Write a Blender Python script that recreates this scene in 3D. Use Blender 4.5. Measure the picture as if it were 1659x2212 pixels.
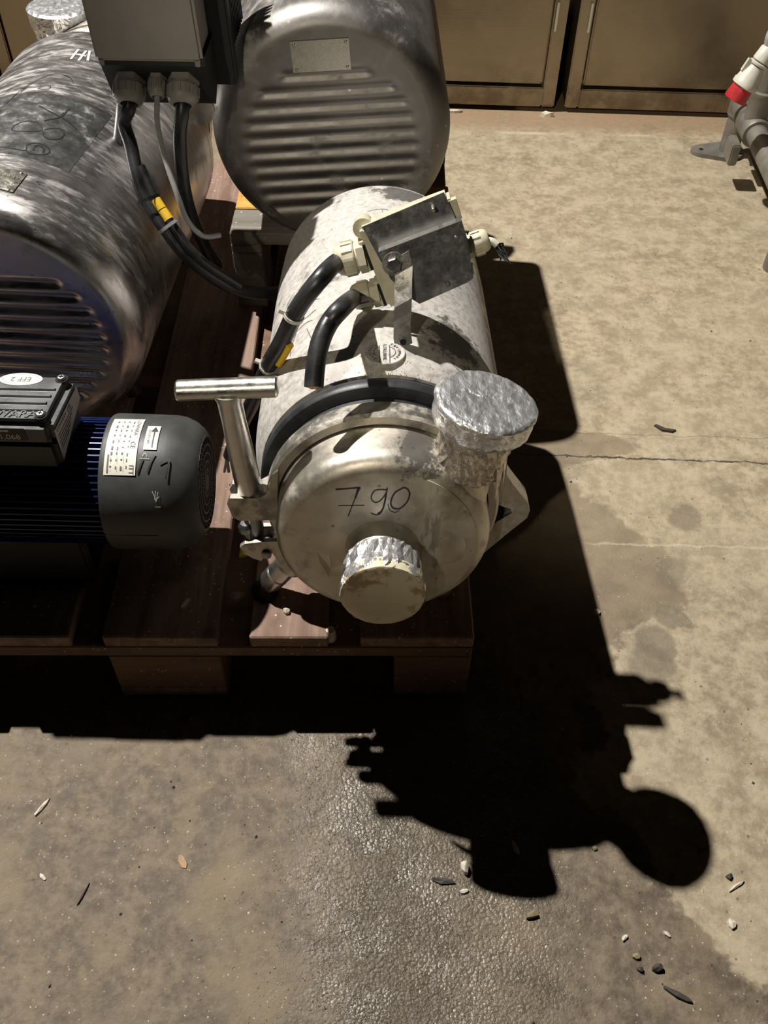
import bpy, bmesh, math, random
from mathutils import Vector, Matrix, noise
import numpy as np
R = math.radians
for o in list(bpy.data.objects): bpy.data.objects.remove(o)
SC = bpy.context.scene
COL = SC.collection
V = Vector

# ------------------------------------------------------------------ camera
cam_d = bpy.data.cameras.new('camera'); cam_d.sensor_fit = 'VERTICAL'; cam_d.sensor_height = 24.0
cam_d.lens = 24.0 * 2000.0 / 2212.0; cam_d.clip_start = 0.02
cam = bpy.data.objects.new('camera', cam_d); COL.objects.link(cam); SC.camera = cam
down_c = V((-38.0, -1764.0, -2000.0)).normalized()          # world down seen by the camera (x right, y up, z back)
fwd_c = V((0, 0, -1)); yc = (fwd_c - fwd_c.dot(down_c) * down_c).normalized(); zc = -down_c; xc = yc.cross(zc)
M3 = Matrix((xc, yc, zc))                                     # camera axes expressed in world axes
cam.matrix_world = Matrix.Translation((0, 0, 1.13)) @ M3.to_4x4()

# ------------------------------------------------------------------ world, lamps, exposure
wd = bpy.data.worlds.new('hall_dark'); SC.world = wd; wd.use_nodes = True
wd.node_tree.nodes['Background'].inputs[0].default_value = (1.0, 0.86, 0.68, 1)
wd.node_tree.nodes['Background'].inputs[1].default_value = 0.0015
def lamp(name, loc, tgt, power, col, radius, size, blend):
    d = bpy.data.lights.new(name, 'SPOT'); d.energy = power; d.color = col; d.shadow_soft_size = radius
    d.spot_size = R(size); d.spot_blend = blend
    o = bpy.data.objects.new(name, d); COL.objects.link(o); o.location = loc
    o.rotation_euler = (V(tgt) - V(loc)).to_track_quat('-Z', 'Y').to_euler(); return o
lamp('hall_floodlight', (-1.65, 2.16, 3.95), (-0.05, 0.75, 0.0), 1330, (1.0, 0.96, 0.89), 0.036, 92, 1.0)
lamp('far_work_light', (-0.95, -1.9, 2.6), (0.95, 2.45, 0.0), 165, (1.0, 0.90, 0.70), 0.035, 25, 0.5)
SC.view_settings.view_transform = 'Standard'; SC.view_settings.look = 'None'
SC.view_settings.gamma = 1.0; SC.view_settings.use_curve_mapping = False
SC.view_settings.exposure = 0.0

# ------------------------------------------------------------------ material helpers
class NT:
    def __init__(s, name):
        s.m = bpy.data.materials.new(name); s.m.use_nodes = True; s.t = s.m.node_tree
        s.b = s.t.nodes['Principled BSDF']; s.tc = s.n('ShaderNodeTexCoord').outputs['Object']
    def n(s, ty, **kw):
        x = s.t.nodes.new(ty)
        for k, v in kw.items(): setattr(x, k, v)
        return x
    def put(s, sock, v):
        if isinstance(v, bpy.types.NodeSocket): s.t.links.new(v, sock)
        else: sock.default_value = v
    def scale(s, sc, src=None, rot=(0, 0, 0)):
        x = s.n('ShaderNodeMapping'); s.put(x.inputs[0], src or s.tc); x.inputs['Scale'].default_value = sc
        x.inputs['Rotation'].default_value = rot; return x.outputs[0]
    def noise(s, sc, det=4, rough=.55, src=None, dist=0):
        x = s.n('ShaderNodeTexNoise'); s.put(x.inputs['Vector'], src or s.tc)
        x.inputs['Scale'].default_value = sc; x.inputs['Detail'].default_value = det
        x.inputs['Roughness'].default_value = rough; x.inputs['Distortion'].default_value = dist
        return x.outputs['Fac']
    def voro(s, sc, feat='F1', src=None):
        x = s.n('ShaderNodeTexVoronoi', feature=feat); s.put(x.inputs['Vector'], src or s.tc)
        x.inputs['Scale'].default_value = sc; return x.outputs['Distance']
    def math(s, op, a, b=0.0, c=None, clamp=False):
        x = s.n('ShaderNodeMath', operation=op, use_clamp=clamp); s.put(x.inputs[0], a); s.put(x.inputs[1], b)
        if c is not None: s.put(x.inputs[2], c)
        return x.outputs[0]
    def ss(s, v, lo, hi, a=0.0, b=1.0):
        x = s.n('ShaderNodeMapRange', interpolation_type='SMOOTHSTEP'); s.put(x.inputs['Value'], v)
        x.inputs['From Min'].default_value = lo; x.inputs['From Max'].default_value = hi
        x.inputs['To Min'].default_value = a; x.inputs['To Max'].default_value = b; return x.outputs['Result']
    def mix(s, f, a, b):
        x = s.n('ShaderNodeMix', data_type='RGBA'); s.put(x.inputs['Factor'], f)
        for i, v in ((6, a), (7, b)):
            s.put(x.inputs[i], v if isinstance(v, bpy.types.NodeSocket) else (*v, 1) if len(v) == 3 else v)
        return x.outputs[2]
    def xyz(s, src=None):
        x = s.n('ShaderNodeSeparateXYZ'); s.put(x.inputs[0], src or s.tc); return x.outputs
    def curve(s, v, pts):
        x = s.n('ShaderNodeFloatCurve'); s.put(x.inputs['Value'], v); c = x.mapping.curves[0]
        x.mapping.use_clip = False
        c.points[0].location = pts[0]; c.points[1].location = pts[-1]
        for p in pts[1:-1]: c.points.new(*p)
        x.mapping.update(); return x.outputs[0]
    def bump(s, h, st=.3, d=.002, nrm=None):
        x = s.n('ShaderNodeBump'); s.put(x.inputs['Height'], h); x.inputs['Strength'].default_value = st
        x.inputs['Distance'].default_value = d
        if nrm: s.put(x.inputs['Normal'], nrm)
        return x.outputs[0]
    def out(s, col=None, rough=None, metal=None, nrm=None, spec=None):
        if col is not None: s.put(s.b.inputs['Base Color'], (*col, 1) if not isinstance(col, bpy.types.NodeSocket) else col)
        if rough is not None: s.put(s.b.inputs['Roughness'], rough)
        if metal is not None: s.put(s.b.inputs['Metallic'], metal)
        if nrm is not None: s.put(s.b.inputs['Normal'], nrm)
        if spec is not None: s.put(s.b.inputs['Specular IOR Level'], spec)
        return s.m

def simple(name, col, rough=.5, metal=0.0, var=.15, sc=40, bump=.1, spec=None):
    t = NT(name); n = t.noise(sc); n2 = t.noise(sc * 6, 3)
    c = t.mix(t.ss(n, .3, .7), [x * (1 - var) for x in col], [min(1, x * (1 + var)) for x in col])
    return t.out(c, t.ss(n, .2, .8, max(0, rough - .08), min(1, rough + .08)), metal, t.bump(n2, bump, .0006), spec)

def m_floor():
    t = NT('stained_concrete'); o = t.xyz(); x, y = o[0], o[1]
    big = t.noise(5, 5, .6); mid = t.noise(22, 6, .62); fine = t.noise(240, 3, .6); warp = t.noise(14, 6, .62)
    wx = t.math('MULTIPLY', t.math('SUBTRACT', warp, .5), .22)
    wx2 = t.math('MULTIPLY', t.math('SUBTRACT', t.noise(4.2, 5), .5), .12)
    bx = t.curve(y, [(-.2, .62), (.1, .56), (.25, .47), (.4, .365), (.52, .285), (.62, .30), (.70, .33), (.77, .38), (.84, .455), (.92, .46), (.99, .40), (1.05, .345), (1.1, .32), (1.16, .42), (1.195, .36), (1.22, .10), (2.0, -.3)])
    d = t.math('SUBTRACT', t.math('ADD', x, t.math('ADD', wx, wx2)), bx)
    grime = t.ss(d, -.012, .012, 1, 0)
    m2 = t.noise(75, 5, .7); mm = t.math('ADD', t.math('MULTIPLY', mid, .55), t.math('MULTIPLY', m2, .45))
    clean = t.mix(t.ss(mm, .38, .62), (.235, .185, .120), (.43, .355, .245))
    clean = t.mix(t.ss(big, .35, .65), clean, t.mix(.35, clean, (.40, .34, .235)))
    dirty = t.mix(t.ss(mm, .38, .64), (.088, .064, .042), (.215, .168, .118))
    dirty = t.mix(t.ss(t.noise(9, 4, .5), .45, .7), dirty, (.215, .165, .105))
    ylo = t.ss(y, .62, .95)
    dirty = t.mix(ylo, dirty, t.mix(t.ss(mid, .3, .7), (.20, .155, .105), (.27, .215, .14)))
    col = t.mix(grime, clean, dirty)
    # round oily spots on the clean side
    for cx, cy, r in ((.385, .715, .034), (.402, .755, .026), (.49, 1.0, .03), (.43, .80, .02), (.452, .88, .03)):
        q = t.math('SQRT', t.math('ADD', t.math('POWER', t.math('SUBTRACT', t.math('ADD', x, t.math('MULTIPLY', wx, .35)), cx), 2), t.math('POWER', t.math('MULTIPLY', t.math('SUBTRACT', t.math('SUBTRACT', y, t.math('MULTIPLY', wx, .3)), cy), .95), 2)))
        col = t.mix(t.math('MULTIPLY', t.ss(q, r * .8, r * 1.2, 1, 0), .6), col, (.14, .115, .08))
    # pale broken line across the floor, redder brown towards the cabinets
    band = t.ss(t.math('ABSOLUTE', t.math('SUBTRACT', y, 2.30)), 0, .012, .55, 0)
    col = t.mix(t.math('MULTIPLY', band, t.ss(t.noise(7), .4, .6)), col, (.62, .54, .42))
    col = t.mix(t.math('MULTIPLY', t.ss(y, 2.28, 2.36), t.ss(mid, .3, .6, .3, .8)), col, (.27, .17, .095))
    # crack and cold joint
    cw = t.math('MULTIPLY', t.math('SUBTRACT', t.noise(35, 5, .7), .5), .018)
    def line(y0, sl, w, x0, x1):
        e = t.math('ABSOLUTE', t.math('SUBTRACT', t.math('ADD', y, cw), t.math('ADD', y0, t.math('MULTIPLY', x, sl))))
        return t.math('MULTIPLY', t.ss(e, w * .3, w, 1, 0), t.math('MULTIPLY', t.ss(x, x0, x0 + .05), t.ss(x, x1 - .05, x1, 1, 0)))
    crack = t.math('MULTIPLY', line(1.142, -.022, .0026, .20, 3), t.ss(t.noise(30, 4), .32, .5, .35, 1))
    col = t.mix(crack, col, (.05, .04, .03))
    col = t.mix(t.math('MULTIPLY', line(1.196, -.01, .002, .1, .9), .45), col, (.12, .09, .06))
    col = t.mix(t.math('MULTIPLY', line(.942, -.006, .003, .30, 3), .35), col, (.6, .5, .36))
    # branching hairlines
    hair = t.ss(t.voro(3.2, 'DISTANCE_TO_EDGE', t.mix(.12, t.tc, t.n('ShaderNodeTexNoise').outputs['Color'])), .001, .004, 1, 0)
    col = t.mix(t.math('MULTIPLY', hair, t.math('MULTIPLY', t.ss(x, .42, .5), .10)), col, (.12, .095, .07))
    sc_ = t.ss(t.math('ABSOLUTE', t.math('SUBTRACT', t.math('ADD', x, t.math('MULTIPLY', wx, .3)), t.math('MULTIPLY_ADD', y, -.03, .025))), .02, .065, .7, 0)
    col = t.mix(t.math('MULTIPLY', sc_, t.ss(y, .60, .66, 1, 0)), col, (.070, .050, .026))
    # pale specks, dark pits
    sp = t.math('MULTIPLY', t.ss(t.voro(150), .10, .16, 1, 0), t.ss(t.noise(60, 2), .5, .62))
    col = t.mix(t.math('MULTIPLY', sp, t.math('ADD', t.math('MULTIPLY', grime, .7), .15)), col, (.55, .48, .36))
    pit = t.math('MULTIPLY', t.ss(t.voro(70), .10, .17, 1, 0), t.ss(t.noise(33, 2), .55, .66))
    col = t.mix(t.math('MULTIPLY', pit, .6), col, (.06, .045, .03))
    # wet band running towards the viewer
    ex = t.math('DIVIDE', t.math('SUBTRACT', t.math('ADD', x, t.math('MULTIPLY', wx2, 1.2)), t.math('MULTIPLY_ADD', y, -.1, .10)), .17)
    wet = t.ss(t.math('ADD', t.math('ABSOLUTE', ex), t.math('MULTIPLY', t.math('SUBTRACT', warp, .5), .8)), .45, 1.25, 1, 0)
    wet = t.math('MULTIPLY', wet, t.ss(y, .6, .7, 1, 0))
    col = t.mix(t.math('MULTIPLY', wet, .45), col, (.085, .065, .042))
    rough = t.math('SUBTRACT', t.ss(mid, .2, .8, .62, .85), t.math('MULTIPLY', wet, .28))
    h = t.math('ADD', t.math('MULTIPLY', fine, .5), t.math('MULTIPLY', mid, .8))
    h = t.math('SUBTRACT', h, t.math('MULTIPLY', t.math('ADD', crack, pit), .8))
    n1 = t.bump(h, .35, .0035)
    cell = t.voro(260); drop = t.math('MULTIPLY', t.math('SUBTRACT', 1.0, t.math('MULTIPLY', cell, cell)), t.ss(t.noise(70, 4, .7), .36, .50))
    b2 = t.math('MULTIPLY', t.math('ADD', t.math('MULTIPLY', t.noise(170, 5, .7), .7), drop), t.math('ADD', t.math('MULTIPLY', wet, 1.0), t.math('MULTIPLY', grime, .15)))
    n2 = t.bump(b2, 1.0, .0007, n1)
    t.out(col, rough, 0.0, n2, .5)
    t.put(t.b.inputs['Coat Weight'], t.math('MULTIPLY', wet, t.math('MULTIPLY', t.ss(t.noise(14, 4), .46, .6), .35))); t.b.inputs['Coat Roughness'].default_value = .16; t.b.inputs['Coat IOR'].default_value = 1.7
    t.put(t.b.inputs['Coat Normal'], n2)
    return t.m

def m_steel(name, metalc=(.46, .44, .42), dustc=(.50, .47, .43), dust=.5, sc=9, rough=.34, dark=None, streak=(1, 1, 1), dmul=1.0, band=None):
    t = NT(name); v = t.scale(streak)
    a = t.noise(sc, 7, .65, v); b = t.noise(sc * 4.5, 6, .7, v); c = t.noise(sc * 14, 4, .6, v)
    f = t.math('ADD', t.math('MULTIPLY', a, .6), t.math('MULTIPLY', b, .4))
    dm = t.ss(f, .62 - dust * .28, .70 - dust * .24 + .03)
    dm = t.math('MULTIPLY', dm, t.ss(c, .2, .6, .55 * dmul, .95 * dmul))
    mc = t.mix(t.ss(b, .3, .7), [x * .8 for x in metalc], metalc)
    dc = t.mix(t.ss(c, .3, .7), [x * .78 for x in dustc], dustc)
    col = t.mix(dm, mc, dc)
    spk = t.math('MULTIPLY', t.ss(t.voro(sc * 9), .08, .16, 1, 0), t.ss(t.noise(sc * 5, 2), .5, .6))
    col = t.mix(t.math('MULTIPLY', spk, .7), col, (.12, .10, .08) if dust > .4 else (.6, .57, .52))
    rg = t.math('ADD', t.math('MULTIPLY', dm, .4), t.ss(b, .2, .8, rough - .07, rough + .1))
    met = t.math('SUBTRACT', .95, t.math('MULTIPLY', dm, .85))
    if band:
        bn = t.noise(26, 6, .7, t.scale((1.6, 1, .35))); xb = t.xyz()[0]; dx = t.math('ABSOLUTE', t.math('SUBTRACT', xb, band + .004))
        bm_ = t.ss(dx, .004, .017, 1, 0)
        col = t.mix(t.math('MULTIPLY', bm_, t.ss(bn, .48, .54, 0, .85)), col, (.46, .42, .31)); col = t.mix(t.math('MULTIPLY', bm_, t.ss(bn, .40, .45, .6, 0)), col, (.13, .11, .09)); met = t.math('SUBTRACT', met, t.math('MULTIPLY', bm_, .6), clamp=True)
        br_ = t.ss(t.noise(12, 6, .7), .52, .66, 0, .45); col = t.mix(br_, col, (.30, .25, .18))
    if dark:
        for (p, r, sx) in dark:
            o = t.n('ShaderNodeVectorMath', operation='SUBTRACT'); t.put(o.inputs[0], t.tc); o.inputs[1].default_value = p
            s2 = t.n('ShaderNodeVectorMath', operation='MULTIPLY'); t.put(s2.inputs[0], o.outputs[0]); s2.inputs[1].default_value = sx
            l = t.n('ShaderNodeVectorMath', operation='LENGTH'); t.put(l.inputs[0], s2.outputs[0])
            q = t.math('ADD', l.outputs['Value'], t.math('MULTIPLY', t.math('SUBTRACT', t.noise(55, 7, .75), .5), r * 2.2))
            k = t.ss(q, r * .55, r * .8, .85, 0)
            col = t.mix(k, col, (.035, .03, .028))
            met = t.math('MULTIPLY', met, t.math('SUBTRACT', 1, k))
    return t.out(col, rg, met, t.bump(t.math('ADD', c, t.math('MULTIPLY', dm, .6)), .25, .0008))

def m_foil(name, tint=(.86, .86, .88), bump=1.0):
    t = NT(name); n = t.noise(26, 3, .5, dist=1.2); v = t.voro(95, 'F1'); n2 = t.noise(160, 3, .6, t.scale((1, .35, 1), rot=(0, 0, .6)))
    h = t.math('ADD', t.math('MULTIPLY', n, 1.2), t.math('ADD', t.math('MULTIPLY', v, .5), t.math('MULTIPLY', n2, .5)))
    c = t.mix(t.ss(n2, .35, .7), [x * .62 for x in tint], tint)
    return t.out(c, .36, .82, t.bump(h, bump * .8, .0035))

def m_wood(name, a, b, rot=False):
    t = NT(name); s = t.scale((30, 2.2, 30) if not rot else (2.2, 30, 30)); n = t.noise(1.6, 6, .6, s, .6); d = t.noise(24, 5, .65)
    c = t.mix(t.ss(n, .3, .7), a, b); c = t.mix(t.ss(d, .5, .75, 0, .55), c, (.07, .05, .04))
    f = t.math('MULTIPLY', t.ss(t.voro(110), .1, .2, 1, 0), t.ss(t.noise(40, 3), .48, .6))
    c = t.mix(t.math('MULTIPLY', f, .8), c, (.62, .56, .5))
    return t.out(c, .82, 0.0, t.bump(t.math('ADD', n, t.math('MULTIPLY', d, .5)), .5, .0025))

def m_brushed(name, col, rough=.3):
    t = NT(name); s = t.scale((3, 3, 140)); n = t.noise(3, 4, .6, s); d = t.noise(3.5, 5, .6); e = t.noise(16, 6, .7)
    c = t.mix(t.ss(d, .3, .7), [x * .72 for x in col], col)
    low = t.math('MULTIPLY', t.ss(t.xyz()[2], .03, .16, 1, 0), t.ss(e, .4, .62))
    c = t.mix(t.math('MULTIPLY', low, .5), c, (.10, .075, .05))
    return t.out(c, t.ss(d, .3, .7, rough - .05, rough + .14), .95, t.bump(t.math('ADD', n, t.math('MULTIPLY', d, 3)), .12, .002))

FLOOR = m_floor()
ST_A = m_steel('dusty_shell_steel', (.42, .40, .38), (.60, .565, .53), .95, 9, .42, dmul=.93, dark=[((.095, -.10, .33), .055, (1, .8, 1)), ((.03, .25, .30), .035, (.6, 1, 1))])
ST_COV = m_steel('pump_casing_steel', (.62, .575, .505), (.43, .40, .345), .50, 7, .45, dmul=.75, dark=[((.047, -.275, .327), .036, (1, .6, 1))], band=.0555)
ST_RING = m_steel('clamp_steel', (.56, .525, .47), (.44, .41, .36), .5, 14, .42, dmul=.8)
ST_A2 = m_steel('smeared_drum_steel', (.27, .255, .245), (.40, .38, .36), .40, 6, .50, streak=(1, .45, 1), dmul=.8)
ST_L = m_steel('brushed_drum_steel', (.64, .61, .595), (.44, .415, .40), .50, 11, .31, streak=(.55, 1.7, .55), dmul=.45)
ST_HANDLE = m_steel('handle_steel', (.64, .62, .58), (.52, .49, .44), .02, 14, .30, dmul=.3)
ST_BR = m_steel('bracket_steel', (.30, .30, .31), (.24, .225, .21), .36, 16, .34, dmul=.5)
ST_STRAP = m_steel('strap_steel', (.34, .325, .31), (.36, .34, .32), .4, 22, .4, dmul=.7)
ST_PLATE = m_steel('nameplate_steel', (.50, .48, .42), (.42, .40, .35), .4, 26, .33, dmul=.5)
ST_PATCH = m_steel('clean_patch_steel', (.44, .44, .43), (.42, .40, .38), .35, 10, .30, dmul=.5)
FOIL = m_foil('aluminium_foil'); FOIL_D = m_foil('dull_foil', (.62, .56, .47))
RUB = simple('black_rubber', (.022, .024, .028), .42, 0, .3, 60)
RUB_CAB = simple('cable_rubber', (.018, .018, .020), .40, 0, .5, 45, .3)
GREYC = simple('grey_sheath', (.33, .33, .33), .45)
DARKP = simple('charcoal_plastic', (.050, .052, .050), .52, 0, .15, 30)
BLUE = simple('blue_cast_paint', (.012, .022, .11), .38, 0, .2, 30)
BLKBOX = simple('black_lid_plastic', (.075, .077, .080), .36, 0, .25, 35, .2)
BLK = simple('dark_void', (.004, .004, .004), .8)
BEIGE = simple('beige_nylon', (.54, .50, .38), .5, 0, .12, 60)
GBOX = simple('taupe_powder_coat', (.30, .275, .25), .5, 0, .05, 20)
GBOXD = simple('black_shade_moulding', (.012, .012, .012), .6)  # near-black that puts shade into the gland chamber and motor foot
GLANDG = simple('grey_gland_nylon', (.24, .225, .20), .5, 0, .08)
WHITE = simple('white_label', (.80, .76, .66), .45, 0, .05)
WHITE2 = simple('white_plastic', (.56, .54, .47), .4, 0, .06)
REDP = simple('red_plastic', (.42, .025, .03), .4, 0, .1)
YEL = simple('yellow_marker', (.80, .50, .03), .5, 0, .05)
INK = simple('marker_ink', (.012, .012, .014), .5, 0, .1)
INK2 = simple('grey_print', (.16, .15, .13), .6, 0, .1)
BOARD = m_wood('pallet_wood', (.16, .095, .068), (.29, .195, .15)); BOARDX = m_wood('pallet_crosswood', (.12, .068, .04), (.19, .11, .066), True)
ORNG = m_wood('orange_lit_wood', (.50, .25, .04), (.62, .33, .07), True)  # plain board wood with warm lamplight put into its colour
GREYW = m_wood('grey_beam_wood', (.13, .115, .095), (.21, .19, .16), True)
TAPE = simple('brown_tape', (.50, .42, .29), .35, 0, .25, 25)
CABST = m_brushed('cabinet_steel', (.36, .30, .225), .30)
RAIL = simple('galvanised_pipe', (.20, .185, .16), .5, .35, .2, 25)
WALLM = simple('dark_hall_wall', (.10, .09, .08), .8, 0, .2, 3)
TAPEC = NT('inlet_seal_film')
_n = TAPEC.noise(16, 6, .65); _c = TAPEC.mix(TAPEC.ss(_n, .54, .61), (.66, .60, .43), (.38, .27, .15))
TAPEC = TAPEC.out(_c, TAPEC.ss(_n, .3, .7, .28, .5), 0.1, TAPEC.bump(TAPEC.noise(60, 4), .4, .002))
COPPER = simple('copper_core', (.55, .26, .17), .4, .8)
CORE = simple('pink_insulation', (.55, .32, .27), .5)
CHIPW = simple('pale_flake', (.62, .56, .46), .7); CHIPB = simple('brown_flake', (.40, .25, .14), .7); CHIPD = simple('dark_flake', (.045, .038, .03), .7)
CHIPG = simple('olive_chunk', (.24, .20, .12), .7)

# ------------------------------------------------------------------ geometry helpers
class Fr:
    """pump frame: x right, b backwards along the axis, z up"""
    def __init__(s, o, yaw=0., tilt=0., roll=0.):
        y, t, r = R(yaw), R(tilt), R(roll); s.o = V(o)
        s.n = V((math.sin(y) * math.cos(t), -math.cos(y) * math.cos(t), math.sin(t)))
        r0 = V((math.cos(y), math.sin(y), 0)); u0 = r0.cross(-s.n)
        s.r = math.cos(r) * r0 + math.sin(r) * u0; s.u = s.r.cross(-s.n)
    def p(s, x, b, z): return s.o + s.r * x - s.n * b + s.u * z
class AF:
    """general frame from origin and three axes"""
    def __init__(s, o, r, bk, u, s_=1.0): s.o, s.r, s.bk, s.u, s.s = V(o), V(r).normalized(), V(bk).normalized(), V(u).normalized(), s_
    def p(s, x, b, z): return s.o + (s.r * x + s.bk * b + s.u * z) * s.s
WF = AF((0, 0, 0), (1, 0, 0), (0, 1, 0), (0, 0, 1))

class B:
    def __init__(s): s.v = []; s.f = []
    def add(s, vs, fs):
        k = len(s.v); s.v += [tuple(x) for x in vs]; s.f += [tuple(i + k for i in f) for f in fs]; return s
    def lathe(s, fr, prof, seg=64, cx=0., cz=0., caps=(True, True), jit=None, a0=0., a1=360.):
        full = abs(a1 - a0) >= 360; m = seg if full else seg + 1; vs = []; fs = []
        for i, (b, r) in enumerate(prof):
            for j in range(m):
                a = R(a0 + (a1 - a0) * j / seg); rr = max(r, 1e-5); bb = b
                if jit: dr, db = jit(i, j, a, b, r); rr += dr; bb += db
                vs.append(fr.p(cx + rr * math.cos(a), bb, cz + rr * math.sin(a)))
        n = len(prof)
        for i in range(n - 1):
            for j in range(seg):
                k = (j + 1) % m; fs.append((i * m + j, i * m + k, (i + 1) * m + k, (i + 1) * m + j))
        if full:
            if caps[0] and prof[0][1] > 1e-4: fs.append(tuple(range(m))[::-1])
            if caps[1] and prof[-1][1] > 1e-4: fs.append(tuple((n - 1) * m + j for j in range(m)))
        else:
            fs.append(tuple(i * m for i in range(n))); fs.append(tuple(i * m + m - 1 for i in range(n))[::-1])
        return s.add(vs, fs)
    def box(s, fr, x0, x1, b0, b1, z0, z1, taper=0.0):
        vs = [fr.p(x, b, z) for x in (x0, x1) for b in (b0, b1) for z in (z0, z1)]
        return s.add(vs, [(0, 1, 3, 2), (4, 6, 7, 5), (0, 4, 5, 1), (2, 3, 7, 6), (0, 2, 6, 4), (1, 5, 7, 3)])
    def rbox(s, fr, x0, x1, b0, b1, z0, z1, c=.003, seg=2):
        bm = bmesh.new(); bmesh.ops.create_cube(bm, size=1)
        for v in bm.verts:
            v.co = V(((x0 + x1) / 2 + v.co.x * (x1 - x0), (b0 + b1) / 2 + v.co.y * (b1 - b0), (z0 + z1) / 2 + v.co.z * (z1 - z0)))
        bmesh.ops.bevel(bm, geom=bm.edges[:], offset=c, segments=seg, affect='EDGES')
        bm.verts.index_update(); s.add([fr.p(*v.co) for v in bm.verts], [[v.index for v in f.verts] for f in bm.faces]); bm.free(); return s
    def prism(s, fr, pts, b0, b1):
        n = len(pts); vs = [fr.p(x, b0, z) for x, z in pts] + [fr.p(x, b1, z) for x, z in pts]
        return s.add(vs, [tuple(range(n)), tuple(range(n, 2 * n))[::-1]] + [(i, i + n, (i + 1) % n + n, (i + 1) % n) for i in range(n)])
    def tube(s, pts, r, seg=12, caps=True, sub=5):
        P = [V(p) for p in pts]
        if sub > 1 and len(P) > 2:
            Q = []
            for i in range(len(P) - 1):
                p0 = P[max(i - 1, 0)]; p1 = P[i]; p2 = P[i + 1]; p3 = P[min(i + 2, len(P) - 1)]
                for k in range(sub):
                    t = k / sub; Q.append(.5 * ((2 * p1) + (-p0 + p2) * t + (2 * p0 - 5 * p1 + 4 * p2 - p3) * t * t + (-p0 + 3 * p1 - 3 * p2 + p3) * t ** 3))
            P = Q + [P[-1]]
        rr = r if callable(r) else (lambda t: r)
        vs = []; fs = []; nrm = None
        for i, p in enumerate(P):
            d = (P[min(i + 1, len(P) - 1)] - P[max(i - 1, 0)]).normalized()
            if nrm is None: nrm = d.orthogonal().normalized()
            nrm = (nrm - nrm.dot(d) * d).normalized(); q = d.cross(nrm); ra = rr(i / (len(P) - 1))
            for j in range(seg):
                a = 2 * math.pi * j / seg; vs.append(p + (nrm * math.cos(a) + q * math.sin(a)) * ra)
        for i in range(len(P) - 1):
            for j in range(seg): k = (j + 1) % seg; fs.append((i * seg + j, i * seg + k, (i + 1) * seg + k, (i + 1) * seg + j))
        if caps: fs.append(tuple(range(seg))[::-1]); fs.append(tuple((len(P) - 1) * seg + j for j in range(seg)))
        return s.add(vs, fs)
    def ribbon(s, fn, pts, w, off=.0004):
        """thin drawn line: fn maps (u,v,height) to space"""
        P = [V((x, y, 0)) for x, y in pts]
        if len(P) > 2:
            Q = []
            for i in range(len(P) - 1):
                p0 = P[max(i - 1, 0)]; p1 = P[i]; p2 = P[i + 1]; p3 = P[min(i + 2, len(P) - 1)]
                for k in range(5):
                    t = k / 5; Q.append(.5 * ((2 * p1) + (-p0 + p2) * t + (2 * p0 - 5 * p1 + 4 * p2 - p3) * t * t + (-p0 + 3 * p1 - 3 * p2 + p3) * t ** 3))
            P = Q + [P[-1]]
        else: P = [P[0].lerp(P[1], k / 5) for k in range(6)]
        vs = []; fs = []
        for i, p in enumerate(P):
            d = (P[min(i + 1, len(P) - 1)] - P[max(i - 1, 0)]).normalized(); q = V((-d.y, d.x, 0)) * w / 2
            vs += [fn(p.x + q.x, p.y + q.y, off), fn(p.x - q.x, p.y - q.y, off)]
        for i in range(len(P) - 1): fs.append((2 * i, 2 * i + 1, 2 * i + 3, 2 * i + 2))
        return s.add(vs, fs)
    def patch(s, fn, pts, off=.0005, n=14):
        """four-cornered (u,v) patch laid on a surface"""
        a, b, c, d = [V((x, y, 0)) for x, y in pts]; vs = []; fs = []
        for i in range(n + 1):
            for j in range(n + 1):
                p = a.lerp(b, j / n).lerp(d.lerp(c, j / n), i / n); vs.append(fn(p.x, p.y, off))
        for i in range(n):
            for j in range(n): k = i * (n + 1) + j; fs.append((k, k + 1, k + n + 2, k + n + 1))
        return s.add(vs, fs)
    def text(s, fn, txt, size, off=.0006, ext=0.0, ang=0., at=(0, 0), mirror=False):
        cu = bpy.data.curves.new('t', 'FONT'); cu.body = txt; cu.size = size; cu.extrude = ext; cu.align_x = 'CENTER'; cu.align_y = 'CENTER'
        cu.resolution_u = 3; ob = bpy.data.objects.new('t', cu); COL.objects.link(ob)
        dg = bpy.context.evaluated_depsgraph_get(); me = bpy.data.meshes.new_from_object(ob.evaluated_get(dg))
        c, sn = math.cos(R(ang)), math.sin(R(ang)); vs = []
        for v in me.vertices:
            x, y = v.co.x, v.co.y; vs.append(fn(at[0] + x * c - y * sn, at[1] + x * sn + y * c, off + v.co.z + ext))
        s.add(vs, [tuple(p.vertices) for p in me.polygons])
        bpy.data.objects.remove(ob); bpy.data.curves.remove(cu); bpy.data.meshes.remove(me); return s
    def mesh(s, name, mat, base, smooth=35):
        me = bpy.data.meshes.new(name); me.from_pydata([tuple(V(v) - V(base)) for v in s.v], [], s.f); me.update()
        bm = bmesh.new(); bm.from_mesh(me); bmesh.ops.recalc_face_normals(bm, faces=bm.faces[:]); bm.to_mesh(me); bm.free()
        me.materials.append(mat)
        if smooth:
            me.polygons.foreach_set('use_smooth', [True] * len(me.polygons)); me.set_sharp_from_angle(angle=R(smooth))
        return me

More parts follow.
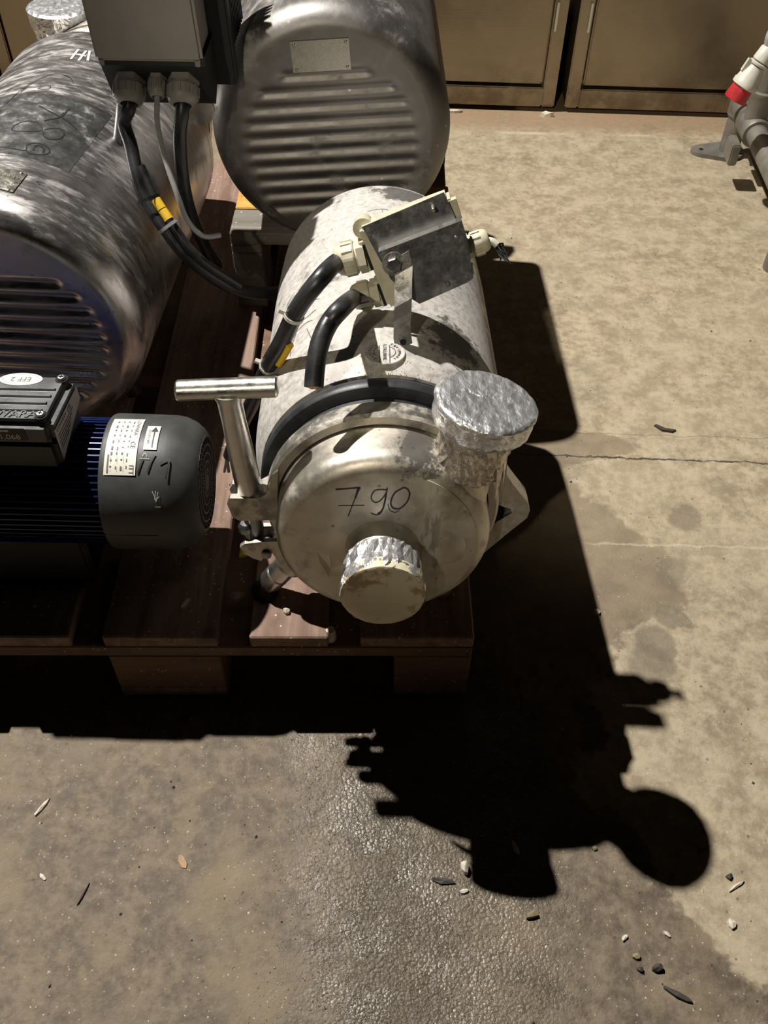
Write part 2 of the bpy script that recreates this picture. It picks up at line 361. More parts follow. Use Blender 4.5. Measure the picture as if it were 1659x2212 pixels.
def tag(o, label=None, cat=None, group=None, kind=None):
    if label: o['label'] = label
    if cat: o['category'] = cat
    if group: o['group'] = group
    if kind: o['kind'] = kind
    return o
def thing(name, loc, label, cat, group=None):
    o = bpy.data.objects.new(name, None); o.empty_display_size = .05; COL.objects.link(o); o.location = loc
    o['_w'] = [float(x) for x in loc]
    return tag(o, label, cat, group)
def part(name, b, mat, parent, label=None, smooth=35, kind=None):
    base = parent['_w']; o = bpy.data.objects.new(name, b.mesh(name, mat, base, smooth)); COL.objects.link(o); o.parent = parent
    o['_w'] = list(base)
    return tag(o, label, kind=kind)
def solo(name, b, mat, base, label=None, cat=None, group=None, kind=None, smooth=35):
    o = bpy.data.objects.new(name, b.mesh(name, mat, base, smooth)); COL.objects.link(o); o.location = base
    return tag(o, label, cat, group, kind)
def onface(fr, b=0.0): return lambda u, v, h: fr.p(u, b - h, v)
def oncyl(fr, rad): return lambda bb, th, h: fr.p((rad + h) * math.cos(R(th)), bb, (rad + h) * math.sin(R(th)))
rnd = random.Random(7)

# ------------------------------------------------------------------ setting
fl = B(); fl.box(WF, -4, 4, -2.5, 3.6, -.1, 0)
solo('floor', fl, FLOOR, (0, 0, 0), kind='structure', smooth=0)
wl = B(); wl.box(WF, -4, 4, 3.4, 3.6, 0, 3.2)
solo('wall_back', wl, WALLM, (0, 3.4, 0), kind='structure', smooth=0)

# cabinets along the back
CF = AF((0, 2.43, 0), (1, -.025, 0), (.025, 1, 0), (0, 0, 1))
def cabinet(x0, x1, doors, label, hinges):
    base = CF.p((x0 + x1) / 2, 0, 0); t = thing('steel_cabinet', base, label, 'cabinet')
    H = .92; d = .5; w = .034
    c = B(); c.box(CF, x0, x1, .022, d, .02, H); part('carcass', c, CABST, t, smooth=0)
    pl = B(); pl.box(CF, x0 + .01, x1 - .01, .03, d - .03, 0, .02); part('plinth', pl, BLK, t, smooth=0)
    for (a, b) in ((x0, x0 + w), (x1 - w, x1)):
        f = B(); f.rbox(CF, a, b, 0, .03, .012, H, .003); part('frame_post', f, CABST, t)
    f = B(); f.rbox(CF, x0 + w, x1 - w, 0, .03, .012, .062, .003); part('frame_rail', f, CABST, t)
    f = B(); f.rbox(CF, x0 + w, x1 - w, 0, .03, H - .05, H, .003); part('frame_rail', f, CABST, t)
    n = len(doors) - 1
    for i in range(n):
        q = B(); q.rbox(CF, doors[i] + .005, doors[i + 1] - .005, .003, .02, .070, H - .056, .004)
        dd = part('door', q, CABST, t)
    for hx in hinges:
        q = B(); q.lathe(AF(CF.p(hx, -.005, .205), CF.r, (0, 0, 1), CF.bk), [(0, .0042), (.066, .0042)], 10); part('hinge', q, ST_HANDLE, t)
    return t
cabinet(.452, 1.95, [.486, 1.916], 'brown-tinted stainless steel cabinet right of the dark gap, behind the pipe stand', [.480])
cabinet(-.30, .424, [-.266, .39], 'brown-tinted stainless steel cabinet left of the dark gap, behind the louvred drums', [.398])
cabinet(-1.03, -.33, [-.996, -.364], 'stainless steel cabinet at far left behind the marked drum', [])
cabinet(-2.0, -1.09, [-1.966, -1.124], 'stainless steel cabinet cut by the left frame edge', [])

# ------------------------------------------------------------------ pallet
PF = AF((.1185, .660, 0), (1, .0235, 0), (-.0235, 1, 0), (0, 0, 1))
pal = thing('wooden_pallet', PF.p(-.4, .6, 0), 'worn wooden pallet carrying the marked pump, the blue motor and the drums', 'pallet')
def plank(fr, x0, x1, b0, b1, z0, z1, mat, parent, name='board', label=None):
    q = B(); q.rbox(fr, x0, x1, b0, b1, z0, z1, .002, 1); return part(name, q, mat, parent, label, smooth=0)
xs = [(-.145, 0), (-.286, -.186), (-.472, -.327), (-.613, -.513), (-.80, -.654)]
for a, b in xs: plank(PF, a, b, 0, 1.2, .122, .144, BOARD, pal)
for y0 in (.0, .5275, 1.055): plank(PF, -.80, 0, y0, y0 + .145, .100, .122, BOARDX, pal)
for y0 in (.0, .5275, 1.055):
    for a, b in ((-.10, 0), (-.4725, -.3275), (-.80, -.70)): plank(PF, a, b, y0, y0 + .145, .022, .100, BOARDX, pal, 'block')
for a, b in ((-.10, 0), (-.4725, -.3275), (-.80, -.70)): plank(PF, a, b, 0, 1.2, 0, .022, BOARD, pal)

# skid under the rear drum
sk = thing('timber_skid', (-.08, 1.6, .144), 'low timber skid standing on the pallet under the louvred drum', 'skid')
plank(WF, -.262, .10, 1.335, 1.408, .274, .296, GREYW, sk, 'board')
plank(WF, -.262, .10, 1.414, 1.500, .273, .295, ORNG, sk, 'board', 'board tinted orange for lamplight')
plank(WF, -.262, .10, 1.640, 1.740, .258, .280, GREYW, sk, 'board')
for a in (-.262, -.11, .05):
    plank(WF, a, a + .05, 1.337, 1.74, .225, .2575, GREYW, sk, 'beam')
    plank(WF, a, a + .05, 1.337, 1.498, .2575, .2725, GREYW, sk, 'spacer')
    plank(WF, a, a + .05, 1.345, 1.44, .144, .225, GREYW, sk, 'block'); plank(WF, a, a + .05, 1.64, 1.74, .144, .225, GREYW, sk, 'block')

# ------------------------------------------------------------------ louvred motor shroud
def drum(fr, Rd, L, rows, mat, parent, rl=.83, name='shroud', hw=.0062, dep=.007):
    q = B(); rf = Rd * rl; c = Rd - rf
    prof = [(L, Rd * .97), (L - .01, Rd)] + [(L * k / 8, Rd) for k in range(7, 1, -1)] + [(c * 1.25, Rd)]
    for k in range(1, 11):
        a = math.pi / 2 * k / 11; prof.append((c * 1.25 * (1 - math.sin(a)), rf + c * math.cos(a) * 1.0))
    prof.append((0, rf)); q.lathe(fr, prof, 128, caps=(True, False))
    vs = []; fs = []; NR, NS = 58, 220
    def dp(x, z):
        d = 0
        for (zc_, hl) in rows:
            e = max(0, abs(x) - hl) ; w = math.hypot(e * .6, z - zc_)
            if w < hw * 1.9:
                t = w / hw; d = max(d, dep * (math.exp(-t * t * 1.1)))
        return d
    for i in range(NR + 1):
        rr = rf * (1 - i / NR)
        for j in range(NS):
            a = 2 * math.pi * j / NS; x, z = rr * math.cos(a), rr * math.sin(a); vs.append(fr.p(x, dp(x, z), z))
    for i in range(NR):
        for j in range(NS): k = (j + 1) % NS; fs.append((i * NS + j, i * NS + k, (i + 1) * NS + k, (i + 1) * NS + j))
    q.add(vs, fs)
    return part(name, q, mat, parent, smooth=60)
def nameplate(fn, pts, parent, mat=ST_PLATE, scr=.0022):
    q = B(); q.patch(fn, pts, .0012, 8); q.patch(fn, pts, .0001, 8)
    p = part('nameplate', q, mat, parent, smooth=0)
    a, b, c, d = pts; cx = sum(x for x, _ in pts) / 4; cy = sum(y for _, y in pts) / 4
    for (x, y) in pts:
        x2 = cx + (x - cx) * .88; y2 = cy + (y - cy) * .80; o = fn(x2, y2, .001)
        nn = (fn(x2, y2, .01) - o).normalized(); t1 = nn.orthogonal().normalized()
        s = B(); s.lathe(AF(o, t1, nn, nn.cross(t1)), [(0, scr), (.0008, scr), (.0016, scr * .5), (.0016, .0001)], 12); part('rivet', s, ST_HANDLE, p)
    return p

# rear drum pump
F2 = Fr((-.0894, 1.3075, .475), yaw=1.3, tilt=3, roll=4)
p2 = thing('centrifugal_pump', (-.10, 1.55, .296), 'pump with smeared steel shroud, louvred end and blank nameplate, on the timber skid', 'pump')
rows2 = [(.0888 - .02155 * k, h * 1.05) for k, h in enumerate((.052, .084, .100, .107, .111, .112, .108, .104, .098, .088))]
drum(F2, .1765, .46, rows2, ST_A2, p2, hw=.0070, dep=.0045)
nameplate(onface(F2), [(-.0435, .1348), (.0373, .1348), (.0373, .0937), (-.0435, .0937)], p2)
q = B(); q.lathe(F2, [(.45, .12), (.47, .10), (.48, .13), (.50, .14), (.515, .14), (.52, .11), (.55, .11), (.565, .09), (.566, .001)], 64); part('casing', q, ST_COV, p2)
q = B(); q.tube([F2.p(-.08, .53, .0), F2.p(-.15, .53, .04), F2.p(-.172, .53, .12)], .024, 20); part('discharge_pipe', q, ST_RING, p2)
q = B(); q.lathe(AF(F2.p(-.176, .53, .05), F2.r, F2.u, -F2.n), [(0, .028), (.02, .032), (.06, .034), (.064, .04), (.078, .04), (.08, .001)], 40, jit=lambda i, j, a, b, r: (rnd.uniform(-.0015, .0015), rnd.uniform(-.001, .001)) if r > .01 else (0, 0))
part('foil_wrap', q, FOIL, p2, smooth=0)
for sx in (-1, 1):
    q = B(); q.tube([F2.p(sx * .12, .36, -.13), F2.p(sx * .13, .36, -.175)], .010, 12); part('leg', q, RUB, p2)

# left drum pump
FL = Fr((-.521, 1.0, .346), yaw=-2.2, tilt=1.5)
p3 = thing('centrifugal_pump', (-.50, 1.35, .144), 'pump with large brushed steel shroud at left, marker scribbles on a dark square patch', 'pump')
rl = [(.0790 - .0205 * k, h) for k, h in enumerate((.088, .108, .120, .126, .129, .128, .124, .115, .10, .08))]
drum(FL, .187, .56, rl, ST_L, p3)
cl = oncyl(FL, .187)
q = B(); q.patch(cl, [(.3180, 112), (.3180, 57.5), (.1335, 60.8), (.1335, 112)], .0004, 24); part('bare_patch', q, ST_PATCH, p3, 'dark clean square patch')
nameplate(cl, [(.0950, 93), (.0945, 73.4), (.0450, 74.2), (.0450, 93)], p3)
q = B()
def ribc(q, pts, w, off=.0009):     # strokes measured in metres on the unrolled shroud
    q.ribbon(lambda u, v, h: FL.p((.187 + h) * math.sin(v / .187), u, (.187 + h) * math.cos(v / .187)), pts, w, off)
ribc(q, [(.2744, .0144), (.2625, .0339), (.2563, .0486), (.2485, .0633), (.2391, .0757)], .0024)
ribc(q, [(.2861, .0529), (.2653, .0509), (.2531, .0483), (.2442, .0408), (.2343, .033)], .0022)
ribc(q, [(.2700, .0505), (.2600, .0500), (.2540, .0470)], .0045)
ribc(q, [(.2089, .0385), (.2243, .0297), (.2275, .0193), (.2232, .0082), (.2109, .0007), (.197, .0016), (.1964, .0137), (.2008, .0307), (.2089, .0385)], .0018)
ribc(q, [(.2089, .0385), (.1944, .0447), (.1914, .0548), (.2012, .0643), (.2158, .0653), (.2248, .0587), (.2209, .0493), (.211, .0398)], .0018)
ribc(q, [(.1485, .0016), (.1471, .0202), (.1477, .0349), (.1611, .0326), (.1699, .0372), (.1727, .047), (.1674, .0591), (.1566, .062), (.1463, .0532), (.1436, .0421), (.1479, .0356)], .0017)
ribc(q, [(.1522, .0437), (.1618, .0421), (.1681, .046), (.1639, .0539), (.1541, .0552)], .0024)
ribc(q, [(.32, -.0271), (.3505, -.0196), (.3741, -.0059), (.384, .0082), (.377, .0274), (.3621, .0369)], .0013)
ribc(q, [(.3302, -.0049), (.3402, .001), (.3388, .0114), (.3284, .0078), (.3302, -.0049)], .0012)
ribc(q, [(.284, -.0359), (.3211, -.031), (.3539, -.0206)], .0012)
part('marker_scribble', q, INK, p3, 'black marker strokes', smooth=0, kind='stuff')
q = B()
for pts in ([(.440, .012), (.478, .013)], [(.438, .024), (.476, .025)], [(.459, .010), (.457, .030)], [(.478, .030), (.444, .036)]): ribc(q, pts, .0035)
part('white_mark', q, WHITE, p3, 'pale painted strokes', smooth=0)
q = B(); q.text(lambda u, v, h: FL.p((.187 + h) * math.sin(u / .187), v, (.187 + h) * math.cos(u / .187)), 'ANV', .010, .0018, at=(.040, .078)); part('plate_lettering', q, INK2, p3, smooth=0)
q = B(); q.lathe(FL, [(.56, .15), (.60, .12), (.62, .15), (.64, .16), (.655, .16), (.66, .13), (.70, .13), (.72, .11), (.721, .001)], 64); part('casing', q, ST_COV, p3)
q = B(); q.lathe(FL, [(.655, .162), (.68, .162)], 64); part('clamp_ring', q, ST_RING, p3)
DP = V((-.672, 1.715, .0))
q = B(); q.tube([FL.p(-.06, .70, .02), V((-.568, 1.72, .28)), V((-.577, 1.72, .42))], .03, 20); part('discharge_pipe', q, ST_RING, p3)
q = B(); q.lathe(AF((-.575, 1.72, .355), (1, 0, 0), (-.06, 0, 1), (0, -1, 0)), [(-.06, .034), (0, .038), (.02, .046), (.05, .049), (.08, .052), (.11, .056), (.115, .058), (.14, .058), (.143, .052), (.144, .001)], 56,
   jit=lambda i, j, a, b, r: (rnd.uniform(-.003, .003), rnd.uniform(-.002, .002)) if 0 < i < 6 else (0, 0))
part('foil_wrap', q, FOIL, p3, smooth=0)
for dx in (0, .012):
    q = B(); q.tube([(-.634 + dx, 1.72, .455), (-.612 + dx, 1.72, .20)], .0035, 8); part('tie_rod', q, ST_HANDLE, p3)
for sx in (-1, 1):
    for b in (.10, .48):
        q = B(); q.tube([FL.p(sx * .11, b, -.14), FL.p(sx * .125, b, -.180)], .013, 12); part('leg', q, RUB, p3)

# ------------------------------------------------------------------ pump marked 790
FA = Fr((-.0005, .6334, .36), yaw=1.3, tilt=6)
pa = thing('centrifugal_pump', (-.01, .95, .144), 'dusty steel pump marked 790 in marker, foil-capped pipes facing the viewer', 'pump')
def px_(x): return x
q = B()
prof = [(.585, .10), (.60, .125), (.598, .136), (.590, .143), (.575, .148), (.54, .1495)] + [(b, .151) for b in (.48, .4, .32, .26, .2)] + [(.165, .1508), (.15, .1500), (.135, .148), (.123, .1448), (.115, .1400), (.115, .08)]
q.lathe(FA, prof, 128); sh = part('shroud', q, ST_A, pa)
q = B(); q.lathe(FA, [(.112, .08), (.112, .1375), (.109, .1395), (.099, .1395), (.096, .1375), (.095, .1250), (.086, .1240), (.086, .08)], 128); part('rubber_ring', q, RUB, pa)
# clamp ring, upper half with lug
q = B(); q.lathe(FA, [(.082, .1185), (.082, .1285), (.079, .1305), (.060, .1305), (.056, .1275), (.056, .1185), (.082, .1185)], 128, caps=(False, False)); rg = part('clamp_ring', q, ST_RING, pa)
q = B(); q.prism(FA, [(-.113, .058), (-.120, .050), (-.128, .026), (-.137, .020), (-.168, .020), (-.172, .012), (-.168, -.008), (-.160, -.014), (-.118, -.012)], .050, .058); q.prism(FA, [(-.118, .040), (-.128, .026), (-.137, .020), (-.140, -.012), (-.118, -.012)], .058, .082); q.prism(FA, [(-.128, .024), (-.137, .020), (-.168, .020), (-.172, .012), (-.168, -.008), (-.160, -.014), (-.118, -.012)], .074, .082)
part('upper_lug', q, ST_RING, pa, smooth=20)
q = B()
hook = [(-.118, -.046), (-.140, -.047), (-.158, -.050), (-.164, -.056), (-.160, -.066), (-.150, -.074), (-.141, -.078), (-.138, -.073), (-.140, -.066), (-.136, -.062), (-.128, -.064), (-.122, -.076), (-.108, -.096), (-.106, -.080), (-.116, -.060)]
q.prism(FA, hook, .050, .056); q.prism(FA, hook, .076, .082); part('lower_lug', q, ST_RING, pa, smooth=20)
q = B(); q.lathe(AF(FA.p(-.134, .046, -.066), FA.r, -FA.n, FA.u), [(0, .004), (.001, .006), (.038, .006), (.039, .004)], 20); part('lug_pin', q, ST_BR, pa)
q = B(); q.lathe(AF(FA.p(-.145, .066, -.056), FA.r, FA.u, FA.n), [(0, .0085), (.05, .0085)], 20); q.lathe(AF(FA.p(-.157, .066, -.046), FA.r, FA.u, FA.n), [(0, .006), (.003, .009), (.010, .009), (.014, .006)], 18)
part('clamp_bolt', q, ST_BR, pa)
hb = AF(FA.p(-.147, .066, .006), FA.r, FA.u + FA.r * -.085, FA.n)
q = B(); q.lathe(hb, [(0, .0105), (.004, .0135), (.010, .0150), (.06, .0142), (.11, .0128), (.135, .0130), (.147, .017)], 32)
ax = (FA.r + FA.u * .055).normalized(); q.lathe(AF(FA.p(-.2115, .064, .1535), FA.u, ax, FA.n), [(0, .006), (.001, .0095), (.003, .011), (.102, .011), (.104, .0095), (.105, .006)], 32)
part('tee_handle', q, ST_HANDLE, pa)
# casing (volute) with domed edge
q = B(); q.lathe(FA, [(.088, .10), (.088, .1165), (.02, .1165), (.014, .1158), (.008, .113), (.004, .109), (.001, .103), (0, .098), (0, .060), (0, .002)], 128, caps=(True, False)); cs = part('casing', q, ST_COV, pa)
q = B()
fa = onface(FA)
q.ribbon(fa, [(-.0491, .0778), (-.0241, .0804)], .0018); q.ribbon(fa, [(-.0241, .0804), (-.0304, .0621), (-.0368, .0406)], .0011); q.ribbon(fa, [(-.0262, .079), (-.029, .066)], .002); q.ribbon(fa, [(-.0470, .0555), (-.0199, .0560)], .0009)
q.ribbon(fa, [(.0028, .0775), (-.0070, .0775), (-.0113, .0730), (-.0127, .0654), (-.0085, .0600), (-.0025, .0640), (.0025, .0735), (.0034, .0800), (.0010, .0600), (-.0022, .0465), (-.0070, .0427), (-.0130, .0453)], .0012)
q.ribbon(fa, [(.0025, .074), (.0012, .061), (-.0012, .050), (-.006, .044)], .0018)
q.ribbon(fa, [(.0193, .0801), (.0120, .0745), (.0085, .0665), (.0075, .058), (.0110, .052), (.0176, .0525), (.0240, .0610), (.0265, .0720), (.0235, .0795), (.0190, .0805)], .0017)
q.ribbon(fa, [(.0045, .058), (.0065, .050), (.0120, .0465), (.0170, .050)], .0009)
part('marker_number', q, INK, pa, 'handwritten number 790', smooth=0)
# cast seam to the discharge, lying over the casing
q = B(); arc_ = [(.1015 * math.cos(R(t)), .1015 * math.sin(R(t))) for t in range(64, -65, -4)]
q.prism(FA, arc_ + [(.0435, -.05), (.0415, .0), (.0425, .05)], -.0012, .03); part('discharge_pad', q, ST_COV, pa, smooth=25)
# discharge
da = (FA.u + FA.r * .16).normalized(); dr = (FA.r - FA.u * .16).normalized(); DF = AF(FA.p(.079, .034, .030), dr, da, FA.n)
q = B(); q.lathe(DF, [(-.075, .030), (-.05, .0385), (-.03, .0385), (-.01, .0355), (.02, .0295), (.045, .0275), (.075, .029), (.118, .034)], 56); part('discharge_pipe', q, ST_COV, pa)
def cr(s): return lambda i, j, a, b, r: (rnd.uniform(-s, s), rnd.uniform(-s, s) * .6) if r > .004 else (0, 0)
q = B(); q.lathe(DF, [(.052, .0345), (.060, .0365), (.070, .0355), (.080, .0375), (.090, .036), (.100, .0385), (.112, .042), (.118, .0455)], 44, jit=cr(.0022), caps=(False, False))
for k in range(16):     # loose creased flaps below the lid
    a = rnd.uniform(150, 400); c = R(a); w = rnd.uniform(.006, .012); b0 = rnd.uniform(.03, .055)
    p0 = DF.p(.0365 * math.cos(c - w / .037), .08, .0365 * math.sin(c - w / .037)); p1 = DF.p(.0365 * math.cos(c + w / .037), .08, .0365 * math.sin(c + w / .037))
    p2_ = DF.p((.037 + rnd.uniform(.002, .007)) * math.cos(c), b0, (.037 + rnd.uniform(.002, .007)) * math.sin(c)); p3_ = DF.p(.033 * math.cos(c), .065, .033 * math.sin(c)); q.add([p0, p1, p2_, p3_], [(0, 3, 2), (3, 1, 2), (0, 1, 2), (0, 1, 3)])
part('foil_skirt', q, FOIL_D, pa, 'crumpled foil skirt', smooth=0)
q = B(); q.lathe(DF, [(.106, .0445), (.112, .0500), (.120, .0515), (.128, .0505), (.130, .0520), (.1345, .0525), (.137, .0505), (.1378, .047), (.1372, .036), (.1378, .024), (.137, .012), (.1375, .0005)], 72, jit=cr(.0006)); part('foil_lid', q, FOIL, pa, 'round foil-wrapped cap', smooth=50)
# inlet
IF = AF(FA.p(-.0005, 0, -.006), FA.r, -FA.n, FA.u)
q = B(); q.lathe(IF, [(.002, .0415), (-.003, .0392), (-.008, .0380), (-.070, .0378)], 64); part('inlet_pipe', q, ST_COV, pa)
q = B(); q.lathe(IF, [(-.022, .0385), (-.026, .0402), (-.034, .0408), (-.044, .0405), (-.052, .0415), (-.058, .0435), (-.064, .0440), (-.070, .0425)], 56, jit=cr(.0019), caps=(False, False)); part('foil_band', q, FOIL, pa, 'crinkled foil band', smooth=0)
q = B(); q.lathe(IF, [(-.055, .0425), (-.062, .0438), (-.070, .0435), (-.0715, .041), (-.072, .03), (-.0722, .015), (-.0722, .0005)], 64, jit=cr(.0003)); part('sealed_end', q, TAPEC, pa, 'brown and cream sealed end', smooth=50)
q = B(); q.add([FA.p(-.039, -.040, .008), FA.p(-.041, -.034, -.014), FA.p(-.058, -.026, -.024), FA.p(-.067, -.024, -.004), FA.p(-.070, -.022, .010), FA.p(-.056, -.032, .014), FA.p(-.055, -.034, -.002)], [(0, 1, 6), (1, 2, 6), (2, 3, 6), (3, 4, 6), (4, 5, 6), (5, 0, 6)]); part('tape_flap', q, TAPE, pa, 'loose tape flap', smooth=0)
# badge on the adapter
bf = Fr(FA.p(0.001, .143, .1476), yaw=1.3, tilt=6); BF = AF(bf.o, FA.r, -FA.u * -1, -FA.n)
q = B(); q.lathe(BF, [(-.004, .0225), (.0015, .0225), (.0022, .0218), (.0022, .0001)], 56); bd = part('badge', q, ST_A, pa, 'round embossed maker badge')
bt = lambda u, v, h: BF.p(u, h, v)
q = B()
for a0, a1 in ((120, 240), (-60, 60)):
    q.ribbon(bt, [(.0118 * math.cos(R(a0 + (a1 - a0) * k / 8)), .0118 * math.sin(R(a0 + (a1 - a0) * k / 8))) for k in range(9)], .0008, .0026)
q.ribbon(bt, [(-.0055, -.0208), (-.0055, .0208)], .0009, .0026); q.ribbon(bt, [(.0055, -.0208), (.0055, .0208)], .0009, .0026)
q.text(bt, 'ALFA LAVAL', .0058, .0025, .0002, ang=-90)
for k, ch in enumerate('Sanitary'): a = 232 - k * 15; q.text(bt, ch, .0052, .0025, .0002, ang=a - 90, at=(.0168 * math.cos(R(a)), .0168 * math.sin(R(a))))
for k, ch in enumerate('Equipment'): a = 62 - k * 14; q.text(bt, ch, .0052, .0025, .0002, ang=a - 90, at=(.0168 * math.cos(R(a)), .0168 * math.sin(R(a))))
part('badge_lettering', q, ST_BR, bd, smooth=0)
# faint ink on the shroud
ca = lambda u, v, h: FA.p((.151 + h) * math.sin(u / .151), v, (.151 + h) * math.cos(u / .151))
q = B()
for pts in ([(-.098, .335), (-.080, .342), (-.068, .332), (-.072, .318), (-.088, .316), (-.098, .325)], [(-.108, .285), (-.094, .295), (-.080, .290)], [(-.108, .288), (-.112, .272), (-.100, .262), (-.084, .268)], [(-.112, .245), (-.098, .250), (-.088, .247)], [(-.112, .243), (-.118, .22), (-.119, .20)], [(-.095, .235), (-.085, .20)], [(-.02, .49), (.0, .495), (.015, .49)], [(.0, .495), (.004, .47)]): q.ribbon(ca, pts, .0011, .0004)
part('faded_ink', q, INK2, pa, 'faded pen strokes', smooth=0, kind='stuff')
# hinge bracket at the right
q = B()
loop = [(.100, .060), (.124, .058), (.146, .022), (.166, -.006), (.170, -.018), (.168, -.030), (.150, -.052), (.118, -.094), (.100, -.10), (.108, -.060), (.136, -.034), (.150, -.022), (.148, -.016), (.134, -.010), (.112, -.014), (.104, .02)]
q.prism(FA, loop, .074, .100); part('hinge_bracket', q, ST_RING, pa, smooth=20)
# feet
def foot(x, b, parent, sx):
    top = FA.p(sx * .075, b, -.085); end = V((x, FA.p(0, b, 0).y - .012, .160)); d = (end - top).normalized(); t1 = d.cross(V((0, 1, 0))).normalized(); f = AF(top, t1, d, d.cross(t1)); L = (end - top).length
    q = B(); q.lathe(f, [(0, .024), (L * .50, .024), (L * .56, .022), (L * .58, .0165)], 32); lg = part('leg', q, ST_RING, parent)
    q = B(); q.lathe(f, [(L * .57, .0165), (L * .76, .016), (L * .765, .0145), (L * .79, .0145), (L * .795, .016), (L * .92, .0155), (L, .012)], 32); part('threaded_sleeve', q, ST_HANDLE, lg)
    q = B(); q.lathe(AF((x + sx * .004, end.y, .1445), (1, 0, 0), (0, 0, 1), (0, -1, 0)), [(0, .018), (.004, .0185), (.010, .013), (.018, .009)], 24); part('rubber_pad', q, RUB, lg)
foot(-.150, .105, pa, -1); foot(.060, .22, pa, 1); foot(-.13, .46, pa, -1); foot(.12, .46, pa, 1)

# ------------------------------------------------------------------ loose terminal box on the pump
tn = V((0, -.95, .312)).normalized(); tu = V((0, .312, .95)).normalized(); tx = V((1, 0, 0)); an = R(21)
TF = AF((.0317, .8614, .5648), tx * math.cos(an) + tu * math.sin(an), -tn, tu * math.cos(an) - tx * math.sin(an), .942)
tb = thing('terminal_box', TF.p(0, .02, -.045), 'opened beige terminal box with dark metal bracket plates lying on the pump marked 790', 'electrical box')
q = B(); q.rbox(TF, -.054, .054, .004, .048, -.044, .054, .004, 2); part('housing', q, BEIGE, tb)
for (zz, hh) in ((.020, .015), (-.027, .013)):
    q = B(); q.box(TF, -.0565, -.0535, .006, .012, zz - hh, zz + hh); part('side_slot', q, BLK, tb, smooth=0)
    q = B(); q.rbox(TF, -.0600, -.0535, .014, .040, zz - hh - .003, zz + hh + .003, .001, 1); part('gland_flange', q, BEIGE, tb)
q = B(); q.lathe(AF(TF.p(-.050, .030, .050), TF.r, TF.bk, TF.u), [(-.012, .011), (.012, .011)], 18); part('corner_boss', q, BEIGE, tb)
q = B(); q.prism(TF, [(-.048, .056), (.0496, .0605), (.0535, .024), (.048, -.030), (-.030, -.036), (-.042, .015)], -.002, .0005); part('upper_plate', q, ST_BR, tb, 'dark steel plate', smooth=0)
q = B(); q.box(TF, .048, .060, .006, .020, .026, .048); q.box(TF, .0595, .0602, .008, .018, .030, .044); part('side_tab', q, BEIGE, tb, smooth=0)
q = B(); q.prism(TF, [(-.0385, .0285), (.0590, .0300), (.0590, .012), (.0525, -.035), (.044, -.0375), (-.0145, -.0425), (-.024, -.030), (-.036, -.004)], -.0225, -.020); q.prism(TF, [(-.0385, .0265), (-.0385, .0285), (.0590, .0300), (.0590, .028)], -.021, -.001); part('lower_plate', q, ST_BR, tb, 'scorched steel bracket plate', smooth=0)
# strap bent forward, with a hole end
q = B(); cen = [(-.0168, .017, -.024), (-.0185, .0, -.0245), (-.024, -.014, -.030), (-.030, -.030, -.040), (-.036, -.046, -.037), (-.041, -.058, -.030), (-.044, -.066, -.029), (-.048, -.084, -.029)]
vs = []; w = .0115
for x, z, b in cen:
    for sgn, bo in ((-1, 0), (1, 0), (1, .0022), (-1, .0022)): vs.append(TF.p(x + sgn * w * .97, b + bo, z + sgn * w * .18))
fs = [(0, 1, 2, 3), (28, 31, 30, 29)]
for i in range(7):
    for j in range(4): k = (j + 1) % 4; fs.append((4 * i + j, 4 * i + 4 + j, 4 * i + 4 + k, 4 * i + k))
q.add(vs, fs); st = part('strap', q, ST_STRAP, tb, 'bent steel strap', smooth=20)
q = B(); q.lathe(AF(TF.p(-.0462, -.0295, -.0765), TF.r, -TF.bk, TF.u), [(0, .0048), (.0004, .0048), (.0006, .0038)], 24); part('hole_rim', q, ST_BR, st)
q = B(); q.lathe(AF(TF.p(-.0462, -.0298, -.0765), TF.r, -TF.bk, TF.u), [(0, .0036), (.0004, .0036)], 24); part('bolt_hole', q, BLK, st)
q = B(); q.lathe(AF(TF.p(-.0265, -.0225, .0105), TF.r, -TF.bk, TF.u), [(0, .0125), (.0015, .0125), (.0016, .001)], 28); part('washer', q, ST_STRAP, tb)
q = B(); q.lathe(AF(TF.p(-.0265, -.024, .0105), TF.r, -TF.bk, TF.u), [(0, .0082), (.0050, .0082), (.0062, .0068), (.0062, .001)], 6); part('bolt', q, ST_BR, tb, smooth=0)
q = B(); q.lathe(AF(TF.p(.0335, -.002, .0505), TF.r, -TF.bk, TF.u), [(0, .0022), (.014, .0022), (.0145, .0012)], 14); part('pin', q, ST_HANDLE, tb)
for (x, z, r) in ((.0475, .014, .0032), (.023, -.032, .003)):
    q = B(); q.lathe(AF(TF.p(x, -.0226, z), TF.r, -TF.bk, TF.u), [(0, r), (.0008, r * .8), (.0010, .0005)], 18); part('rivet', q, ST_STRAP, tb)
